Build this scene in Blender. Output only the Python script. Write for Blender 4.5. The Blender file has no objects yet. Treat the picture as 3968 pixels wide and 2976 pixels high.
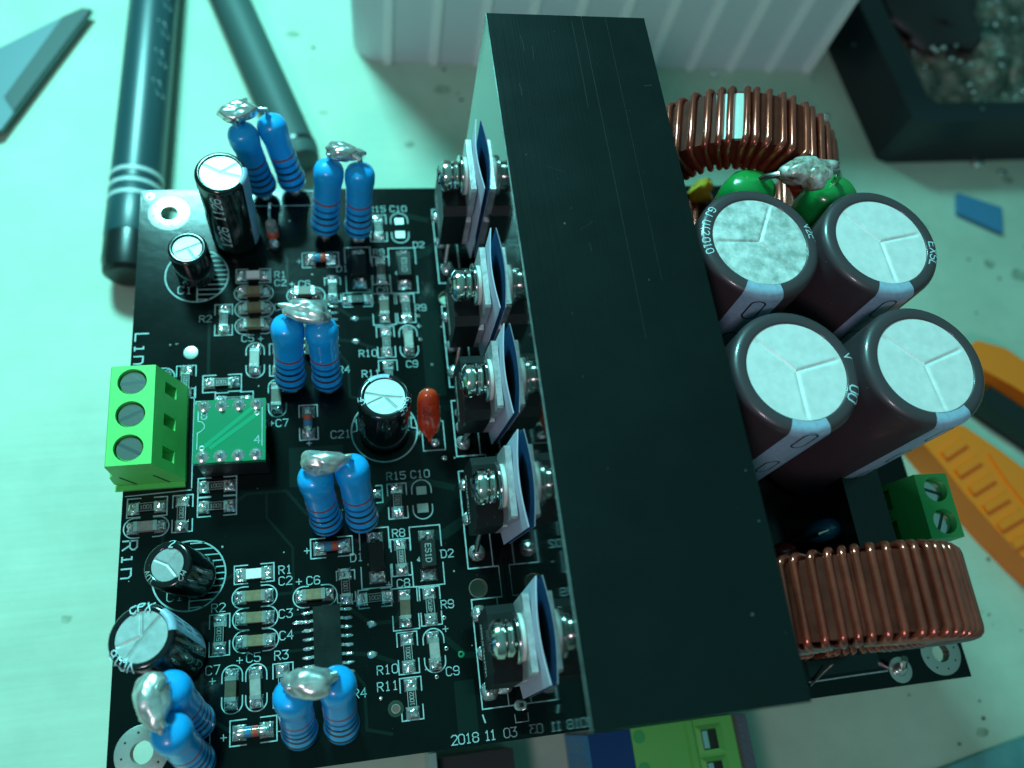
import bpy, bmesh, math, random
from math import sin, cos, pi, radians, sqrt, atan2
from mathutils import Vector, Matrix, noise
from mathutils.geometry import delaunay_2d_cdt
random.seed(7)
MM = 0.001                                   # every coordinate below is in millimetres
sc = bpy.context.scene
C = sc.collection

# ------------------------------------------------------------------ camera
cd = bpy.data.cameras.new('camera'); cam = bpy.data.objects.new('camera', cd); C.objects.link(cam)
cam.location = (35.887*MM, 3.649*MM, 126.712*MM)
cam.rotation_euler = (0.4063, -0.1526, -0.1241)
cd.sensor_width = 36; cd.lens = 28.373; cd.clip_start = 0.005; cd.clip_end = 20
cd.dof.use_dof = True; cd.dof.focus_distance = 0.116; cd.dof.aperture_fstop = 15.5
sc.camera = cam
sc.view_settings.view_transform = 'Standard'; sc.view_settings.look = 'None'
sc.view_settings.exposure = 0; sc.view_settings.gamma = 1

# ------------------------------------------------------------------ light: a dim room, a cyan lamp at the left, a weak pinkish lamp in front
w = bpy.data.worlds.new('World'); sc.world = w; w.use_nodes = True
nt = w.node_tree; nt.nodes.clear()
o_ = nt.nodes.new('ShaderNodeOutputWorld'); bg = nt.nodes.new('ShaderNodeBackground')
tc = nt.nodes.new('ShaderNodeTexCoord'); sep = nt.nodes.new('ShaderNodeSeparateXYZ'); rp = nt.nodes.new('ShaderNodeValToRGB')
nt.links.new(tc.outputs['Generated'], sep.inputs[0]); nt.links.new(sep.outputs['Z'], rp.inputs[0])
nt.links.new(rp.outputs[0], bg.inputs[0]); nt.links.new(bg.outputs[0], o_.inputs[0])
e = rp.color_ramp.elements
e[0].position = 0.0; e[0].color = (.08, .16, .16, 1); e[1].position = 1.0; e[1].color = (.15, .60, .57, 1)
bg.inputs[1].default_value = 0.50
def area(name, loc, target, sx, sy, col, power, spread=180):
    ld = bpy.data.lights.new(name, 'AREA'); ld.shape = 'RECTANGLE'; ld.size = sx*MM; ld.size_y = sy*MM
    ld.color = col; ld.energy = power; ld.spread = radians(spread)
    o = bpy.data.objects.new(name, ld); C.objects.link(o); o.location = Vector(loc)*MM
    o.rotation_euler = (Vector(target)-Vector(loc)).to_track_quat('-Z', 'Y').to_euler(); return o
area('desk_lamp', (-42, 330, 275), (-40, 60, -40), 75, 60, (.28, .98, .97), .81, 95)
area('room_lamp', (-130, -230, 380), (60, 40, 0), 70, 70, (1.0, .80, .95), 0.52)

# ------------------------------------------------------------------ materials
def mat(name, col, rough=.5, metal=0, spec=.5, coat=0, bump=None, vary=None, specks=None, trans=0, ior=1.5, scratch=None, coatr=.05):
    """col linear. bump=(scale per mm, height mm); vary=(scale, amount); specks=(scale, threshold, colour)"""
    m = bpy.data.materials.new(name); m.use_nodes = True; n = m.node_tree.nodes; l = m.node_tree.links
    b = n['Principled BSDF']
    b.inputs['Base Color'].default_value = (*col, 1); b.inputs['Roughness'].default_value = rough
    b.inputs['Metallic'].default_value = metal; b.inputs['Specular IOR Level'].default_value = spec
    b.inputs['Coat Weight'].default_value = coat; b.inputs['Coat Roughness'].default_value = coatr
    b.inputs['Transmission Weight'].default_value = trans; b.inputs['IOR'].default_value = ior
    t = n.new('ShaderNodeTexCoord'); mp = n.new('ShaderNodeMapping'); mp.inputs['Scale'].default_value = (1000,)*3
    l.new(t.outputs['Object'], mp.inputs[0]); src = mp.outputs[0]
    last = None
    if vary:
        nz = n.new('ShaderNodeTexNoise'); nz.inputs['Scale'].default_value = vary[0]; nz.inputs['Detail'].default_value = 6
        nz.inputs['Roughness'].default_value = .65
        l.new(src, nz.inputs['Vector']); r = n.new('ShaderNodeValToRGB'); l.new(nz.outputs[0], r.inputs[0])
        a = vary[1]; c2 = vary[2] if len(vary) > 2 else tuple(max(0, x*(1-a)) for x in col)
        r.color_ramp.elements[0].position = .35; r.color_ramp.elements[0].color = (*c2, 1)
        r.color_ramp.elements[1].position = .65; r.color_ramp.elements[1].color = (*[min(1, x*(1+a*.4)) for x in col], 1)
        last = r.outputs[0]
        rr = n.new('ShaderNodeMapRange'); l.new(nz.outputs[0], rr.inputs[0]); rr.inputs[3].default_value = rough*.75; rr.inputs[4].default_value = min(1, rough*1.25)
        l.new(rr.outputs[0], b.inputs['Roughness'])
    if specks:
        for (s_, th, c_) in specks:
            v = n.new('ShaderNodeTexVoronoi'); v.inputs['Scale'].default_value = s_; l.new(src, v.inputs['Vector'])
            # a random radius for every speck
            ms = n.new('ShaderNodeSeparateColor'); l.new(v.outputs['Color'], ms.inputs[0])
            mu = n.new('ShaderNodeMath'); mu.operation = 'POWER'; l.new(ms.outputs[0], mu.inputs[0]); mu.inputs[1].default_value = 5
            m2 = n.new('ShaderNodeMath'); m2.operation = 'MULTIPLY'; l.new(mu.outputs[0], m2.inputs[0]); m2.inputs[1].default_value = th
            lt = n.new('ShaderNodeMath'); lt.operation = 'LESS_THAN'; l.new(v.outputs['Distance'], lt.inputs[0]); l.new(m2.outputs[0], lt.inputs[1])
            mx = n.new('ShaderNodeMix'); mx.data_type = 'RGBA'; l.new(lt.outputs[0], mx.inputs[0])
            if last: l.new(last, mx.inputs[6])
            else: mx.inputs[6].default_value = (*col, 1)
            mx.inputs[7].default_value = (*c_, 1); last = mx.outputs[2]
    if last: l.new(last, b.inputs['Base Color'])
    nrm = None
    if bump:
        nz = n.new('ShaderNodeTexNoise'); nz.inputs['Scale'].default_value = bump[0]; nz.inputs['Detail'].default_value = 5
        l.new(src, nz.inputs['Vector']); bm_ = n.new('ShaderNodeBump'); bm_.inputs['Distance'].default_value = bump[1]*MM
        bm_.inputs['Strength'].default_value = 1; l.new(nz.outputs[0], bm_.inputs['Height']); nrm = bm_.outputs[0]
    if scratch:   # long fine lines along one axis: (scale xyz, height mm)
        m3 = n.new('ShaderNodeMapping'); m3.inputs['Scale'].default_value = scratch[0]; l.new(src, m3.inputs[0])
        nz = n.new('ShaderNodeTexNoise'); nz.inputs['Scale'].default_value = 1; nz.inputs['Detail'].default_value = 4; l.new(m3.outputs[0], nz.inputs['Vector'])
        bm_ = n.new('ShaderNodeBump'); bm_.inputs['Distance'].default_value = scratch[1]*MM; l.new(nz.outputs[0], bm_.inputs['Height'])
        if nrm: l.new(nrm, bm_.inputs['Normal'])
        nrm = bm_.outputs[0]
    if nrm: l.new(nrm, b.inputs['Normal'])
    return m
def mk(name, **k): M[name] = mat(name, **k)
M = {}
DUST = (.30, .36, .33)
mk('solder_mask', col=(.0014, .0048, .0043), rough=.15, spec=.28, bump=(.55, .012), vary=(.06, .5), specks=[(.55, .10, DUST), (1.6, .07, (.12, .15, .14))], scratch=((.35, 4, 1), .0015))
mk('board_edge', col=(.10, .09, .06), rough=.7)
mk('silk', col=(.32, .50, .50), rough=.6, vary=(1.2, .25))
mk('pad_tin', col=(.46, .50, .46), rough=.38, metal=.75, bump=(2.0, .03))
mk('solder', col=(.84, .83, .81), rough=.19, metal=.85, bump=(1.6, .03), vary=(.9, .2))
mk('solder_dull', col=(.78, .77, .75), rough=.30, metal=.75, bump=(1.6, .012), vary=(.6, .3))
mk('flux_solder', col=(.66, .72, .68), rough=.3, metal=.35, bump=(.7, .12), vary=(.45, .9, (.16, .085, .02)))
mk('lead', col=(.62, .60, .58), rough=.25, metal=1)
mk('steel', col=(.66, .64, .60), rough=.15, metal=1, bump=(1.5, .02))
mk('slot_grey', col=(.05, .07, .07), rough=.4, metal=.5)
mk('chip_black', col=(.005, .007, .007), rough=.5, vary=(.8, .3))
mk('chip_print', col=(.34, .40, .37), rough=.6)
mk('chip_tan', col=(.25, .19, .10), rough=.45, vary=(1.2, .25))
mk('chip_brown', col=(.13, .095, .06), rough=.45, vary=(1.2, .25))
mk('chip_grey', col=(.34, .36, .32), rough=.5, vary=(1, .2))
mk('chip_white', col=(.80, .80, .78), rough=.6)
mk('epoxy', col=(.004, .006, .006), rough=.5, spec=.35, bump=(3, .01), specks=[(1.1, .12, (.1, .12, .11))])
mk('epoxy_clean', col=(.010, .014, .013), rough=.28, bump=(1, .02), vary=(.25, .6))
mk('anodised_face', col=(.004, .006, .006), rough=.055, spec=.9, scratch=((.02, .1, 2.5), .0012))
mk('anodised_top', col=(.0012, .0052, .0052), rough=.30, spec=.40, vary=(.05, .35), scratch=((3.0, .010, 1), .016), specks=[(.30, .05, (.07, .10, .095)), (.9, .07, (.04, .07, .065))])
mk('edge_highlight', col=(.28, .36, .35), rough=.4, metal=.5, vary=(.2, .5))  # raw aluminium tone, lightened to paint in the bevel highlight
mk('hairline', col=(.010, .016, .013), rough=.5)
mk('resistor_blue', col=(.004, .36, .82), rough=.30, coat=.5, coatr=.12, bump=(.5, .02), specks=[(.9, .08, (.25, .4, .5))])
mk('band_red', col=(.34, .045, .025), rough=.4)
mk('band_darkred', col=(.075, .014, .014), rough=.4)
mk('band_black', col=(.008, .010, .022), rough=.4)
mk('band_navy', col=(.008, .085, .30), rough=.4)
mk('sleeve_black', col=(.005, .007, .007), rough=.16, coat=.4, coatr=.05, bump=(.4, .02), specks=[(1.2, .08, DUST)])
mk('sleeve_brown', col=(.060, .043, .050), rough=.38, coat=.45, coatr=.10, bump=(.22, .04), specks=[(.8, .07, DUST)])
mk('sleeve_stripe', col=(.34, .48, .62), rough=.4, vary=(1.6, .15))
mk('sleeve_ink', col=(.50, .68, .72), rough=.5)
mk('sleeve_dark_ink', col=(.012, .016, .03), rough=.5)
mk('can_aluminium', col=(.84, .86, .84), rough=.42, metal=.12, bump=(1.2, .015), vary=(.5, .10), specks=[(.7, .06, (.2, .22, .2))])
mk('can_small', col=(.42, .47, .46), rough=.5, metal=.55, bump=(1.2, .015), vary=(.5, .16))
mk('can_worn', col=(.76, .80, .78), rough=.42, metal=.12, bump=(1.5, .03), vary=(.55, .25, (.36, .44, .41)))
mk('terminal_green', col=(.13, .64, .13), rough=.5, bump=(1.2, .01), vary=(.2, .1))
mk('terminal_dark_green', col=(.035, .38, .09), rough=.42, bump=(1.2, .01))
mk('hollow', col=(.012, .03, .016), rough=.8)
mk('adapter_green', col=(.004, .21, .085), rough=.25, coat=.4, bump=(.7, .012))
mk('adapter_trace', col=(.010, .30, .14), rough=.22, coat=.4)
mk('glass', col=(.55, .62, .60), rough=.06, trans=.75, spec=.6)
mk('glass_red', col=(.55, .07, .03), rough=.12, coat=.6)
mk('glass_blue', col=(.03, .20, .38), rough=.12, coat=.6)
mk('mask_orange', col=(.72, .055, .012), rough=.18, coat=.8, bump=(.4, .05), vary=(.2, .3))
mk('ink_brown', col=(.12, .035, .02), rough=.5)
mk('pad_front', col=(.78, .78, .90), rough=.65, bump=(1.5, .02), vary=(.3, .08))
mk('pad_back', col=(.12, .44, .88), rough=.5)
for nm in ('pad_front', 'pad_back'):        # thin silicone sheet that lets light through
    n_ = M[nm].node_tree.nodes; l_ = M[nm].node_tree.links; pb = n_['Principled BSDF']; ou = n_['Material Output']
    tr_ = n_.new('ShaderNodeBsdfTranslucent'); tr_.inputs[0].default_value = pb.inputs['Base Color'].default_value if nm == 'pad_back' else (.8, .85, .95, 1)
    mx_ = n_.new('ShaderNodeMixShader'); mx_.inputs[0].default_value = .38 if nm == 'pad_front' else .6
    l_.new(pb.outputs[0], mx_.inputs[1]); l_.new(tr_.outputs[0], mx_.inputs[2]); l_.new(mx_.outputs[0], ou.inputs['Surface'])
mk('bush_white', col=(.62, .60, .56), rough=.45)
mk('tab_tin', col=(.60, .58, .60), rough=.38, metal=.55, bump=(1.6, .04), vary=(.8, .3))
mk('copper', col=(.42, .065, .036), rough=.22, metal=.65, vary=(.25, .3), coat=1, coatr=.06)
mk('core_brown', col=(.10, .022, .013), rough=.6, coat=0, spec=.12, vary=(.2, .5))
mk('core_yellow', col=(.50, .36, .03), rough=.12, coat=.8, bump=(.35, .4))
mk('tape_white', col=(.55, .66, .60), rough=.35, bump=(.8, .1))
mk('film_green', col=(.008, .27, .055), rough=.22, coat=.6, bump=(.25, .12))
mk('blue_dip', col=(.01, .13, .26), rough=.2, coat=.7)
mk('red_dip', col=(.16, .012, .010), rough=.2, coat=.7)
mk('table_top', col=(.45, .56, .44), rough=.62, vary=(.045, .08, (.385, .49, .375)), bump=(.35, .05), specks=[(.06, .045, (.2, .22, .16)), (.17, .06, (.22, .24, .18))], scratch=((.01, .22, 1), .22))
mk('pen_dark', col=(.012, .055, .065), rough=.38, coat=.15, coatr=.3)
mk('pen_black', col=(.006, .010, .010), rough=.3)
mk('pen_print', col=(.42, .50, .50), rough=.5)
mk('pen_slate', col=(.040, .085, .080), rough=.6)
mk('knife_steel', col=(.12, .17, .19), rough=.5, metal=.3, scratch=((.2, 1.5, 1), .01))
mk('knife_bevel', col=(.045, .06, .06), rough=.5, metal=.3)
mk('box_rib', col=(.92, .94, .95), rough=.5)
mk('box_plastic', col=(.66, .72, .76), rough=.55, bump=(.3, .02))
mk('tray_black', col=(.006, .010, .014), rough=.38, bump=(.3, .05), specks=[(.12, .08, (.1, .14, .15))])
mk('scrap', col=(.20, .17, .13), rough=.35, metal=.35, bump=(.30, 1.5), vary=(.13, 1, (.012, .045, .035)), specks=[(.25, .35, (.45, .48, .50))])
mk('chip_blue_plastic', col=(.05, .20, .36), rough=.4)
mk('cutter_orange', col=(.98, .21, .010), rough=.4, bump=(.4, .02))
mk('cutter_black', col=(.008, .012, .012), rough=.4)
mk('teal_mat', col=(.10, .30, .30), rough=.6, vary=(.08, .3))
mk('relay_lit_face', col=(.035, .26, .55), rough=.4)  # relay blue made lighter, the light on its left face put into the colour
mk('relay_blue', col=(.004, .035, .17), rough=.35)
mk('lime_green', col=(.14, .50, .10), rough=.5, bump=(1.2, .01))
mk('foam_grey', col=(.10, .13, .16), rough=.9, bump=(1.2, .3))
mk('brown_black', col=(.018, .016, .016), rough=.5)
mk('clear_strip', col=(.35, .5, .48), rough=.2)

# ------------------------------------------------------------------ mesh builder (millimetres)
class MB:
    def __init__(s): s.v = []; s.f = []; s.m = []
    def add(s, vs, fs, mi=0, T=None):
        n = len(s.v)
        for p in vs:
            p = Vector(p); s.v.append(tuple(T @ p) if T else tuple(p))
        for f in fs: s.f.append([i+n for i in f]); s.m.append(mi)
        return s
    def box(s, x0, x1, y0, y1, z0, z1, mi=0, T=None):
        v = [(x, y, z) for z in (z0, z1) for y in (y0, y1) for x in (x0, x1)]
        return s.add(v, [(0, 2, 3, 1), (4, 5, 7, 6), (0, 1, 5, 4), (2, 6, 7, 3), (0, 4, 6, 2), (1, 3, 7, 5)], mi, T)
    def prism(s, pts, z0, z1, mi=0, T=None):
        n = len(pts); v = [(x, y, z0) for x, y in pts]+[(x, y, z1) for x, y in pts]
        f = [tuple(range(n))[::-1], tuple(range(n, 2*n))]+[(i, (i+1) % n, n+(i+1) % n, n+i) for i in range(n)]
        return s.add(v, f, mi, T)
    def lathe(s, prof, n=32, mi=0, T=None, a0=0, a1=2*pi, mis=None):
        """prof list of (r, z) from bottom to top, around z"""
        full = abs(a1-a0-2*pi) < 1e-6; cols = n if full else n+1
        v = []; f = []
        for i in range(cols):
            a = a0+(a1-a0)*i/n
            for r, z in prof: v.append((r*cos(a), r*sin(a), z))
        k = len(prof)
        for i in range(n):
            j = (i+1) % cols
            for q in range(k-1):
                if prof[q][0] < 1e-6 and prof[q+1][0] < 1e-6: continue
                fc = [i*k+q, j*k+q, j*k+q+1, i*k+q+1]
                if prof[q][0] < 1e-6: fc = [i*k+q, j*k+q+1, i*k+q+1]
                elif prof[q+1][0] < 1e-6: fc = [i*k+q, j*k+q, i*k+q+1]
                f.append(fc)
        if mis is None: return s.add(v, f, mi, T)
        return s.add(v, f, mi, T)
    def tube(s, path, r, n=8, mi=0, T=None, cap=True, closed=False):
        P = [Vector(p) for p in path]; N = len(P); v = []; f = []
        up = None
        for i in range(N):
            d = (P[(i+1) % N]-P[i-1]) if (closed or 0 < i < N-1) else (P[1]-P[0] if i == 0 else P[-1]-P[-2])
            d.normalize()
            if up is None: up = d.orthogonal().normalized()
            up = (up-d*up.dot(d)); up = up.normalized() if up.length > 1e-6 else d.orthogonal().normalized()
            sd = d.cross(up); rr = r[i] if isinstance(r, (list, tuple)) else r
            for k in range(n):
                a = 2*pi*k/n; v.append(P[i]+up*rr*cos(a)+sd*rr*sin(a))
        for i in range(N if closed else N-1):
            j = (i+1) % N
            for k in range(n):
                f.append((i*n+k, i*n+(k+1) % n, j*n+(k+1) % n, j*n+k))
        if cap and not closed: f += [tuple(range(n))[::-1], tuple(range((N-1)*n, N*n))]
        return s.add(v, f, mi, T)
    def blob(s, c, r, seed=0, amp=.12, mi=0, n=20, T=None, flat=None, freq=1.0):
        """lumpy ellipsoid; flat = cut off below this z"""
        v = []; f = []; m = n//2
        for j in range(m+1):
            th = pi*j/m
            for i in range(n):
                ph = 2*pi*i/n; d = Vector((sin(th)*cos(ph), sin(th)*sin(ph), cos(th)))
                k = 1+amp*noise.noise(d*1.3*freq+Vector((seed*3.7, seed*1.3, seed)))+amp*.35*noise.noise(d*3.4*freq+Vector((seed, 9, seed*2)))
                p = Vector((d.x*r[0], d.y*r[1], d.z*r[2]))*k+Vector(c)
                if flat is not None and p.z < flat: p.z = flat
                v.append(p)
        for j in range(m):
            for i in range(n):
                a, b = j*n+i, j*n+(i+1) % n
                f.append((a, a+n, b+n, b))
        return s.add(v, f, mi, T)
    def build(s, name, mats, parent=None, loc=(0, 0, 0), rot=(0, 0, 0), smooth=35, bevel=0, seg=1, label=None, cat=None, group=None, kind=None):
        if not isinstance(mats, (list, tuple)): mats = [mats]
        me = bpy.data.meshes.new(name)
        bm = bmesh.new(); bv = [bm.verts.new(p) for p in s.v]
        for f, mi in zip(s.f, s.m):
            try: fc = bm.faces.new([bv[i] for i in f]); fc.material_index = mi
            except ValueError: pass
        if bevel:
            es = [e for e in bm.edges if len(e.link_faces) == 2 and e.calc_face_angle(0) > radians(30)]
            bmesh.ops.bevel(bm, geom=es, offset=bevel, segments=seg, profile=.5, affect='EDGES', clamp_overlap=True)
        bmesh.ops.scale(bm, vec=(MM,)*3, verts=bm.verts)
        bm.to_mesh(me); bm.free()
        for m in mats: me.materials.append(M[m])
        if smooth:
            for p in me.polygons: p.use_smooth = True
            me.set_sharp_from_angle(angle=radians(smooth))
        o = bpy.data.objects.new(name, me); C.objects.link(o)
        o.location = Vector(loc)*MM; o.rotation_euler = rot
        if parent: o.parent = parent
        tag(o, label, cat, group, kind); return o
def tag(o, label=None, cat=None, group=None, kind=None):
    for k, v in (('label', label), ('category', cat), ('group', group), ('kind', kind)):
        if v: o[k] = v
    return o
def empty(name, label, cat, loc=(0, 0, 0), group=None):
    o = bpy.data.objects.new(name, None); o.empty_display_size = .005; C.objects.link(o); o.location = Vector(loc)*MM
    return tag(o, label, cat, group)
def copy_part(src, parent, loc, rot=(0, 0, 0), label=None):
    o = src.copy(); C.objects.link(o); o.parent = parent; o.location = Vector(loc)*MM; o.rotation_euler = rot
    if label: o['label'] = label
    elif 'label' in o: del o['label']
    for ch in list(src.children):
        c = ch.copy(); C.objects.link(c); c.parent = o
    return o

# ------------------------------------------------------------------ stroke lettering
G = {'0': [[(0, 1), (0, 5), (1, 6), (3, 6), (4, 5), (4, 1), (3, 0), (1, 0), (0, 1)]],
 '1': [[(1, 5), (2, 6), (2, 0)], [(1, 0), (3, 0)]], '2': [[(0, 5), (1, 6), (3, 6), (4, 5), (4, 4), (0, 0), (4, 0)]],
 '3': [[(0, 6), (4, 6), (2, 3.6), (3, 3.6), (4, 2.6), (4, 1), (3, 0), (1, 0), (0, 1)]], '4': [[(3, 0), (3, 6), (0, 2), (4, 2)]],
 '5': [[(4, 6), (0, 6), (0, 3.5), (3, 3.5), (4, 2.6), (4, 1), (3, 0), (1, 0), (0, .8)]],
 '6': [[(4, 5), (3, 6), (1, 6), (0, 5), (0, 1), (1, 0), (3, 0), (4, 1), (4, 2.4), (3, 3.3), (0, 3)]],
 '7': [[(0, 6), (4, 6), (1.5, 0)]], '8': [[(1, 3.2), (0, 4), (0, 5), (1, 6), (3, 6), (4, 5), (4, 4), (3, 3.2), (1, 3.2), (0, 2.2), (0, 1), (1, 0), (3, 0), (4, 1), (4, 2.2), (3, 3.2)]],
 '9': [[(0, 1), (1, 0), (3, 0), (4, 1), (4, 5), (3, 6), (1, 6), (0, 5), (0, 3.6), (1, 2.8), (4, 3)]],
 'R': [[(0, 0), (0, 6), (3, 6), (4, 5), (4, 4), (3, 3), (0, 3)], [(2, 3), (4, 0)]], 'C': [[(4, 5), (3, 6), (1, 6), (0, 5), (0, 1), (1, 0), (3, 0), (4, 1)]],
 'D': [[(0, 0), (0, 6), (2.6, 6), (4, 4.6), (4, 1.4), (2.6, 0), (0, 0)]], 'L': [[(0, 6), (0, 0), (4, 0)]], 'i': [[(1, 4), (2, 4), (2, 0)], [(1, 0), (3, 0)]],
 'n': [[(0, 0), (0, 4), (3, 4), (4, 3), (4, 0)]], '+': [[(2, 1.2), (2, 4.8)], [(.2, 3), (3.8, 3)]], '-': [[(.2, 3), (3.8, 3)]],
 'E': [[(4, 6), (0, 6), (0, 0), (4, 0)], [(0, 3), (3, 3)]], 'S': [[(4, 5), (3, 6), (1, 6), (0, 5), (0, 4), (1, 3), (3, 3), (4, 2), (4, 1), (3, 0), (1, 0), (0, 1)]],
 'X': [[(0, 0), (4, 6)], [(0, 6), (4, 0)]], 'Z': [[(0, 6), (4, 6), (0, 0), (4, 0)]], 'G': [[(4, 5), (3, 6), (1, 6), (0, 5), (0, 1), (1, 0), (3, 0), (4, 1), (4, 3), (2, 3)]],
 'J': [[(3.5, 6), (3.5, 1), (2.5, 0), (1, 0), (0, 1)]], 'U': [[(0, 6), (0, 1), (1, 0), (3, 0), (4, 1), (4, 6)]], 'F': [[(0, 0), (0, 6), (4, 6)], [(0, 3), (3, 3)]],
 'V': [[(0, 6), (2, 0), (4, 6)]], 'A': [[(0, 0), (2, 6), (4, 0)], [(.8, 2), (3.2, 2)]], '(': [[(3, 6.5), (2, 5), (2, 1), (3, -.5)]], 'M': [[(0, 0), (0, 6), (2, 3), (4, 6), (4, 0)]],
 'u': [[(0, 4), (0, 1), (1, 0), (4, 0)], [(4, 4), (4, -.01)]], 'c': [[(4, 4), (1, 4), (0, 3), (0, 1), (1, 0), (4, 0)]], 'P': [[(0, 0), (0, 6), (3, 6), (4, 5), (4, 4), (3, 3), (0, 3)]], ' ': []}
def strokes(text, h, adv=5.6, cx=True):
    k = h/6; out = []; W = (len(text)-1)*adv+4
    for i, ch in enumerate(text):
        for st in G[ch]: out.append([((x+i*adv-(W/2 if cx else 0))*k, (y-3)*k) for x, y in st])
    return out
def ribbon(pts, wd):
    """mitred flat strip -> (verts2d, quads)"""
    P = [Vector((p[0], p[1])) for p in pts]; closed = (P[0]-P[-1]).length < 1e-6 and len(P) > 2
    if closed: P = P[:-1]
    N = len(P); v = []
    for i in range(N):
        a = P[i-1] if (i > 0 or closed) else None; b = P[(i+1) % N] if (i < N-1 or closed) else None
        d1 = (P[i]-a).normalized() if a is not None else None; d2 = (b-P[i]).normalized() if b is not None else None
        if d1 is None: d1 = d2
        if d2 is None: d2 = d1
        t = (d1+d2); t = t.normalized() if t.length > .05 else d1
        nn = Vector((-t.y, t.x)); c = max(.45, nn.dot(Vector((-d1.y, d1.x)))); o = nn*(wd/2/c)
        p = P[i].copy()
        if not closed and i == 0: p -= d1*wd*.4
        if not closed and i == N-1: p += d1*wd*.4
        v += [p+o, p-o]
    q = [(2*i, 2*i+1, 2*((i+1) % N)+1, 2*((i+1) % N)) for i in range(N if closed else N-1)]
    return v, q
zk = [0]
def draw(mb, polys, wd, z=0, at=(0, 0), rot=0, mi=0, T=None, fn=None):
    c, s_ = cos(rot), sin(rot)
    for st in polys:
        st = [(at[0]+x*c-y*s_, at[1]+x*s_+y*c) for x, y in st]
        v, q = ribbon(st, wd); zk[0] = (zk[0]+1) % 6; zz = z+zk[0]*.002
        mb.add([fn(p.x, p.y, zz) if fn else (p.x, p.y, zz) for p in v], q, mi, T)
def text(mb, t, x, y, h, wd=None, rot=0, z=.02, mi=0, adv=5.6): draw(mb, strokes(t, h, adv), wd or h*.13, z, (x, y), rot, mi)
def arc(cx, cy, r, a0, a1, n=24): return [(cx+r*cos(radians(a0+(a1-a0)*i/n)), cy+r*sin(radians(a0+(a1-a0)*i/n))) for i in range(n+1)]

# ================================================================== SETTING: the table
m = MB(); m.add([(-900, -900, -40), (1100, -900, -40), (1100, 1100, -40), (-900, 1100, -40)], [(0, 1, 2, 3)])
m.add([(-900, -900, -60), (1100, -900, -60), (1100, 1100, -60), (-900, 1100, -60)], [(3, 2, 1, 0)])
m.add([(-900, -900, -60), (1100, -900, -60), (1100, 1100, -60), (-900, 1100, -60), (-900, -900, -40), (1100, -900, -40), (1100, 1100, -40), (-900, 1100, -40)],
      [(0, 1, 5, 4), (1, 2, 6, 5), (2, 3, 7, 6), (3, 0, 4, 7)])
m.build('table_top', 'table_top', kind='structure', smooth=0)

# ================================================================== THE AMPLIFIER BOARD
W, D, TH = 131.5, 97.0, 1.6
amp = empty('amplifier_board', 'black audio amplifier circuit board with a tall black heatsink, blue resistors and four large capacitors', 'circuit board')
holes = [(4.9, 92.1, 1.5), (4.4, 4.9, 1.55), (127.3, 4.2, 1.5), (127.0, 92.1, 1.5), (52.5, 22.1, 1.35), (52.3, 73.2, 1.35), (38.75, 6.3, .62), (1.47, 95.6, .3),
         (56.7, 4.6, .35), (119.3, 2.4, .5)]
pv = [Vector((0, 0)), Vector((W, 0)), Vector((W, D)), Vector((0, D))]; loops = [[0, 1, 2, 3]]
for (x, y, r) in holes:
    b0 = len(pv); pv += [Vector((x+r*cos(2*pi*i/28), y+r*sin(2*pi*i/28))) for i in range(28)]; loops.append(list(range(b0, b0+28)))
ed = [(l[i], l[(i+1) % len(l)]) for l in loops for i in range(len(l))]
cv, ce, cf, *_ = delaunay_2d_cdt(pv, ed, [], 0, 1e-7)
fk = []
for f in cf:
    c = sum((cv[i] for i in f), Vector((0, 0)))/len(f)
    if not any((c-Vector((x, y))).length < r*.98 for x, y, r in holes): fk.append(f)
m = MB(); n0 = len(cv)
m.v = [(p.x, p.y, 0) for p in cv]+[(p.x, p.y, -TH) for p in cv]
for f in fk: m.f.append(list(f)); m.m.append(0); m.f.append([i+n0 for i in f][::-1]); m.m.append(0)
for li, l in enumerate(loops):
    for i in range(len(l)):
        a, b = l[i], l[(i+1) % len(l)]
        q = [a, b, b+n0, a+n0]; m.f.append(q if li else q[::-1]); m.m.append(1)
board = m.build('board', ['solder_mask', 'board_edge'], amp, smooth=0)

# ---- annular pads with vias round the mounting holes
def ring(x, y, r0, r1, matn='pad_tin', vias=8, name='mounting_ring'):
    m = MB(); m.lathe([(r0, -TH), (r0, .03), (r1-.1, .03), (r1, 0)], 40)
    o = m.build(name, matn, amp, (x, y, .002))
    if vias:
        mm = MB()
        for k in range(vias):
            a = 2*pi*k/vias+.2; rr = (r0+r1)/2+.1; mm.lathe([(.0, .045), (.16, .045)], 10, T=Matrix.Translation((rr*cos(a), rr*sin(a), 0)))
        mm.build('via_dots', 'hollow', o)
    return o
for (x, y) in ((4.9, 92.1), (4.4, 4.9), (127.3, 4.2)): ring(x, y, 1.5, 3.55)
ring(38.75, 6.3, .65, 1.15, 'hollow', 0, 'hole_ring'); ring(38.75, 6.3, .62, .66, 'pad_tin', 0, 'hole_ring')
ring(1.47, 95.6, .3, .95, 'pad_tin', 0, 'hole_ring'); ring(9.2, 64.7, .02, 1.15, 'pad_tin', 0, 'test_pad'); ring(56.7, 4.6, .35, .75, 'solder', 0, 'hole_ring')
ring(119.3, 2.4, .5, 2.0, 'pad_tin', 0, 'hole_ring')
for (x, y) in ((52.5, 22.1), (52.3, 73.2)): ring(x, y, 1.33, 1.47, 'board_edge', 0, 'hole_ring')

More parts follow.
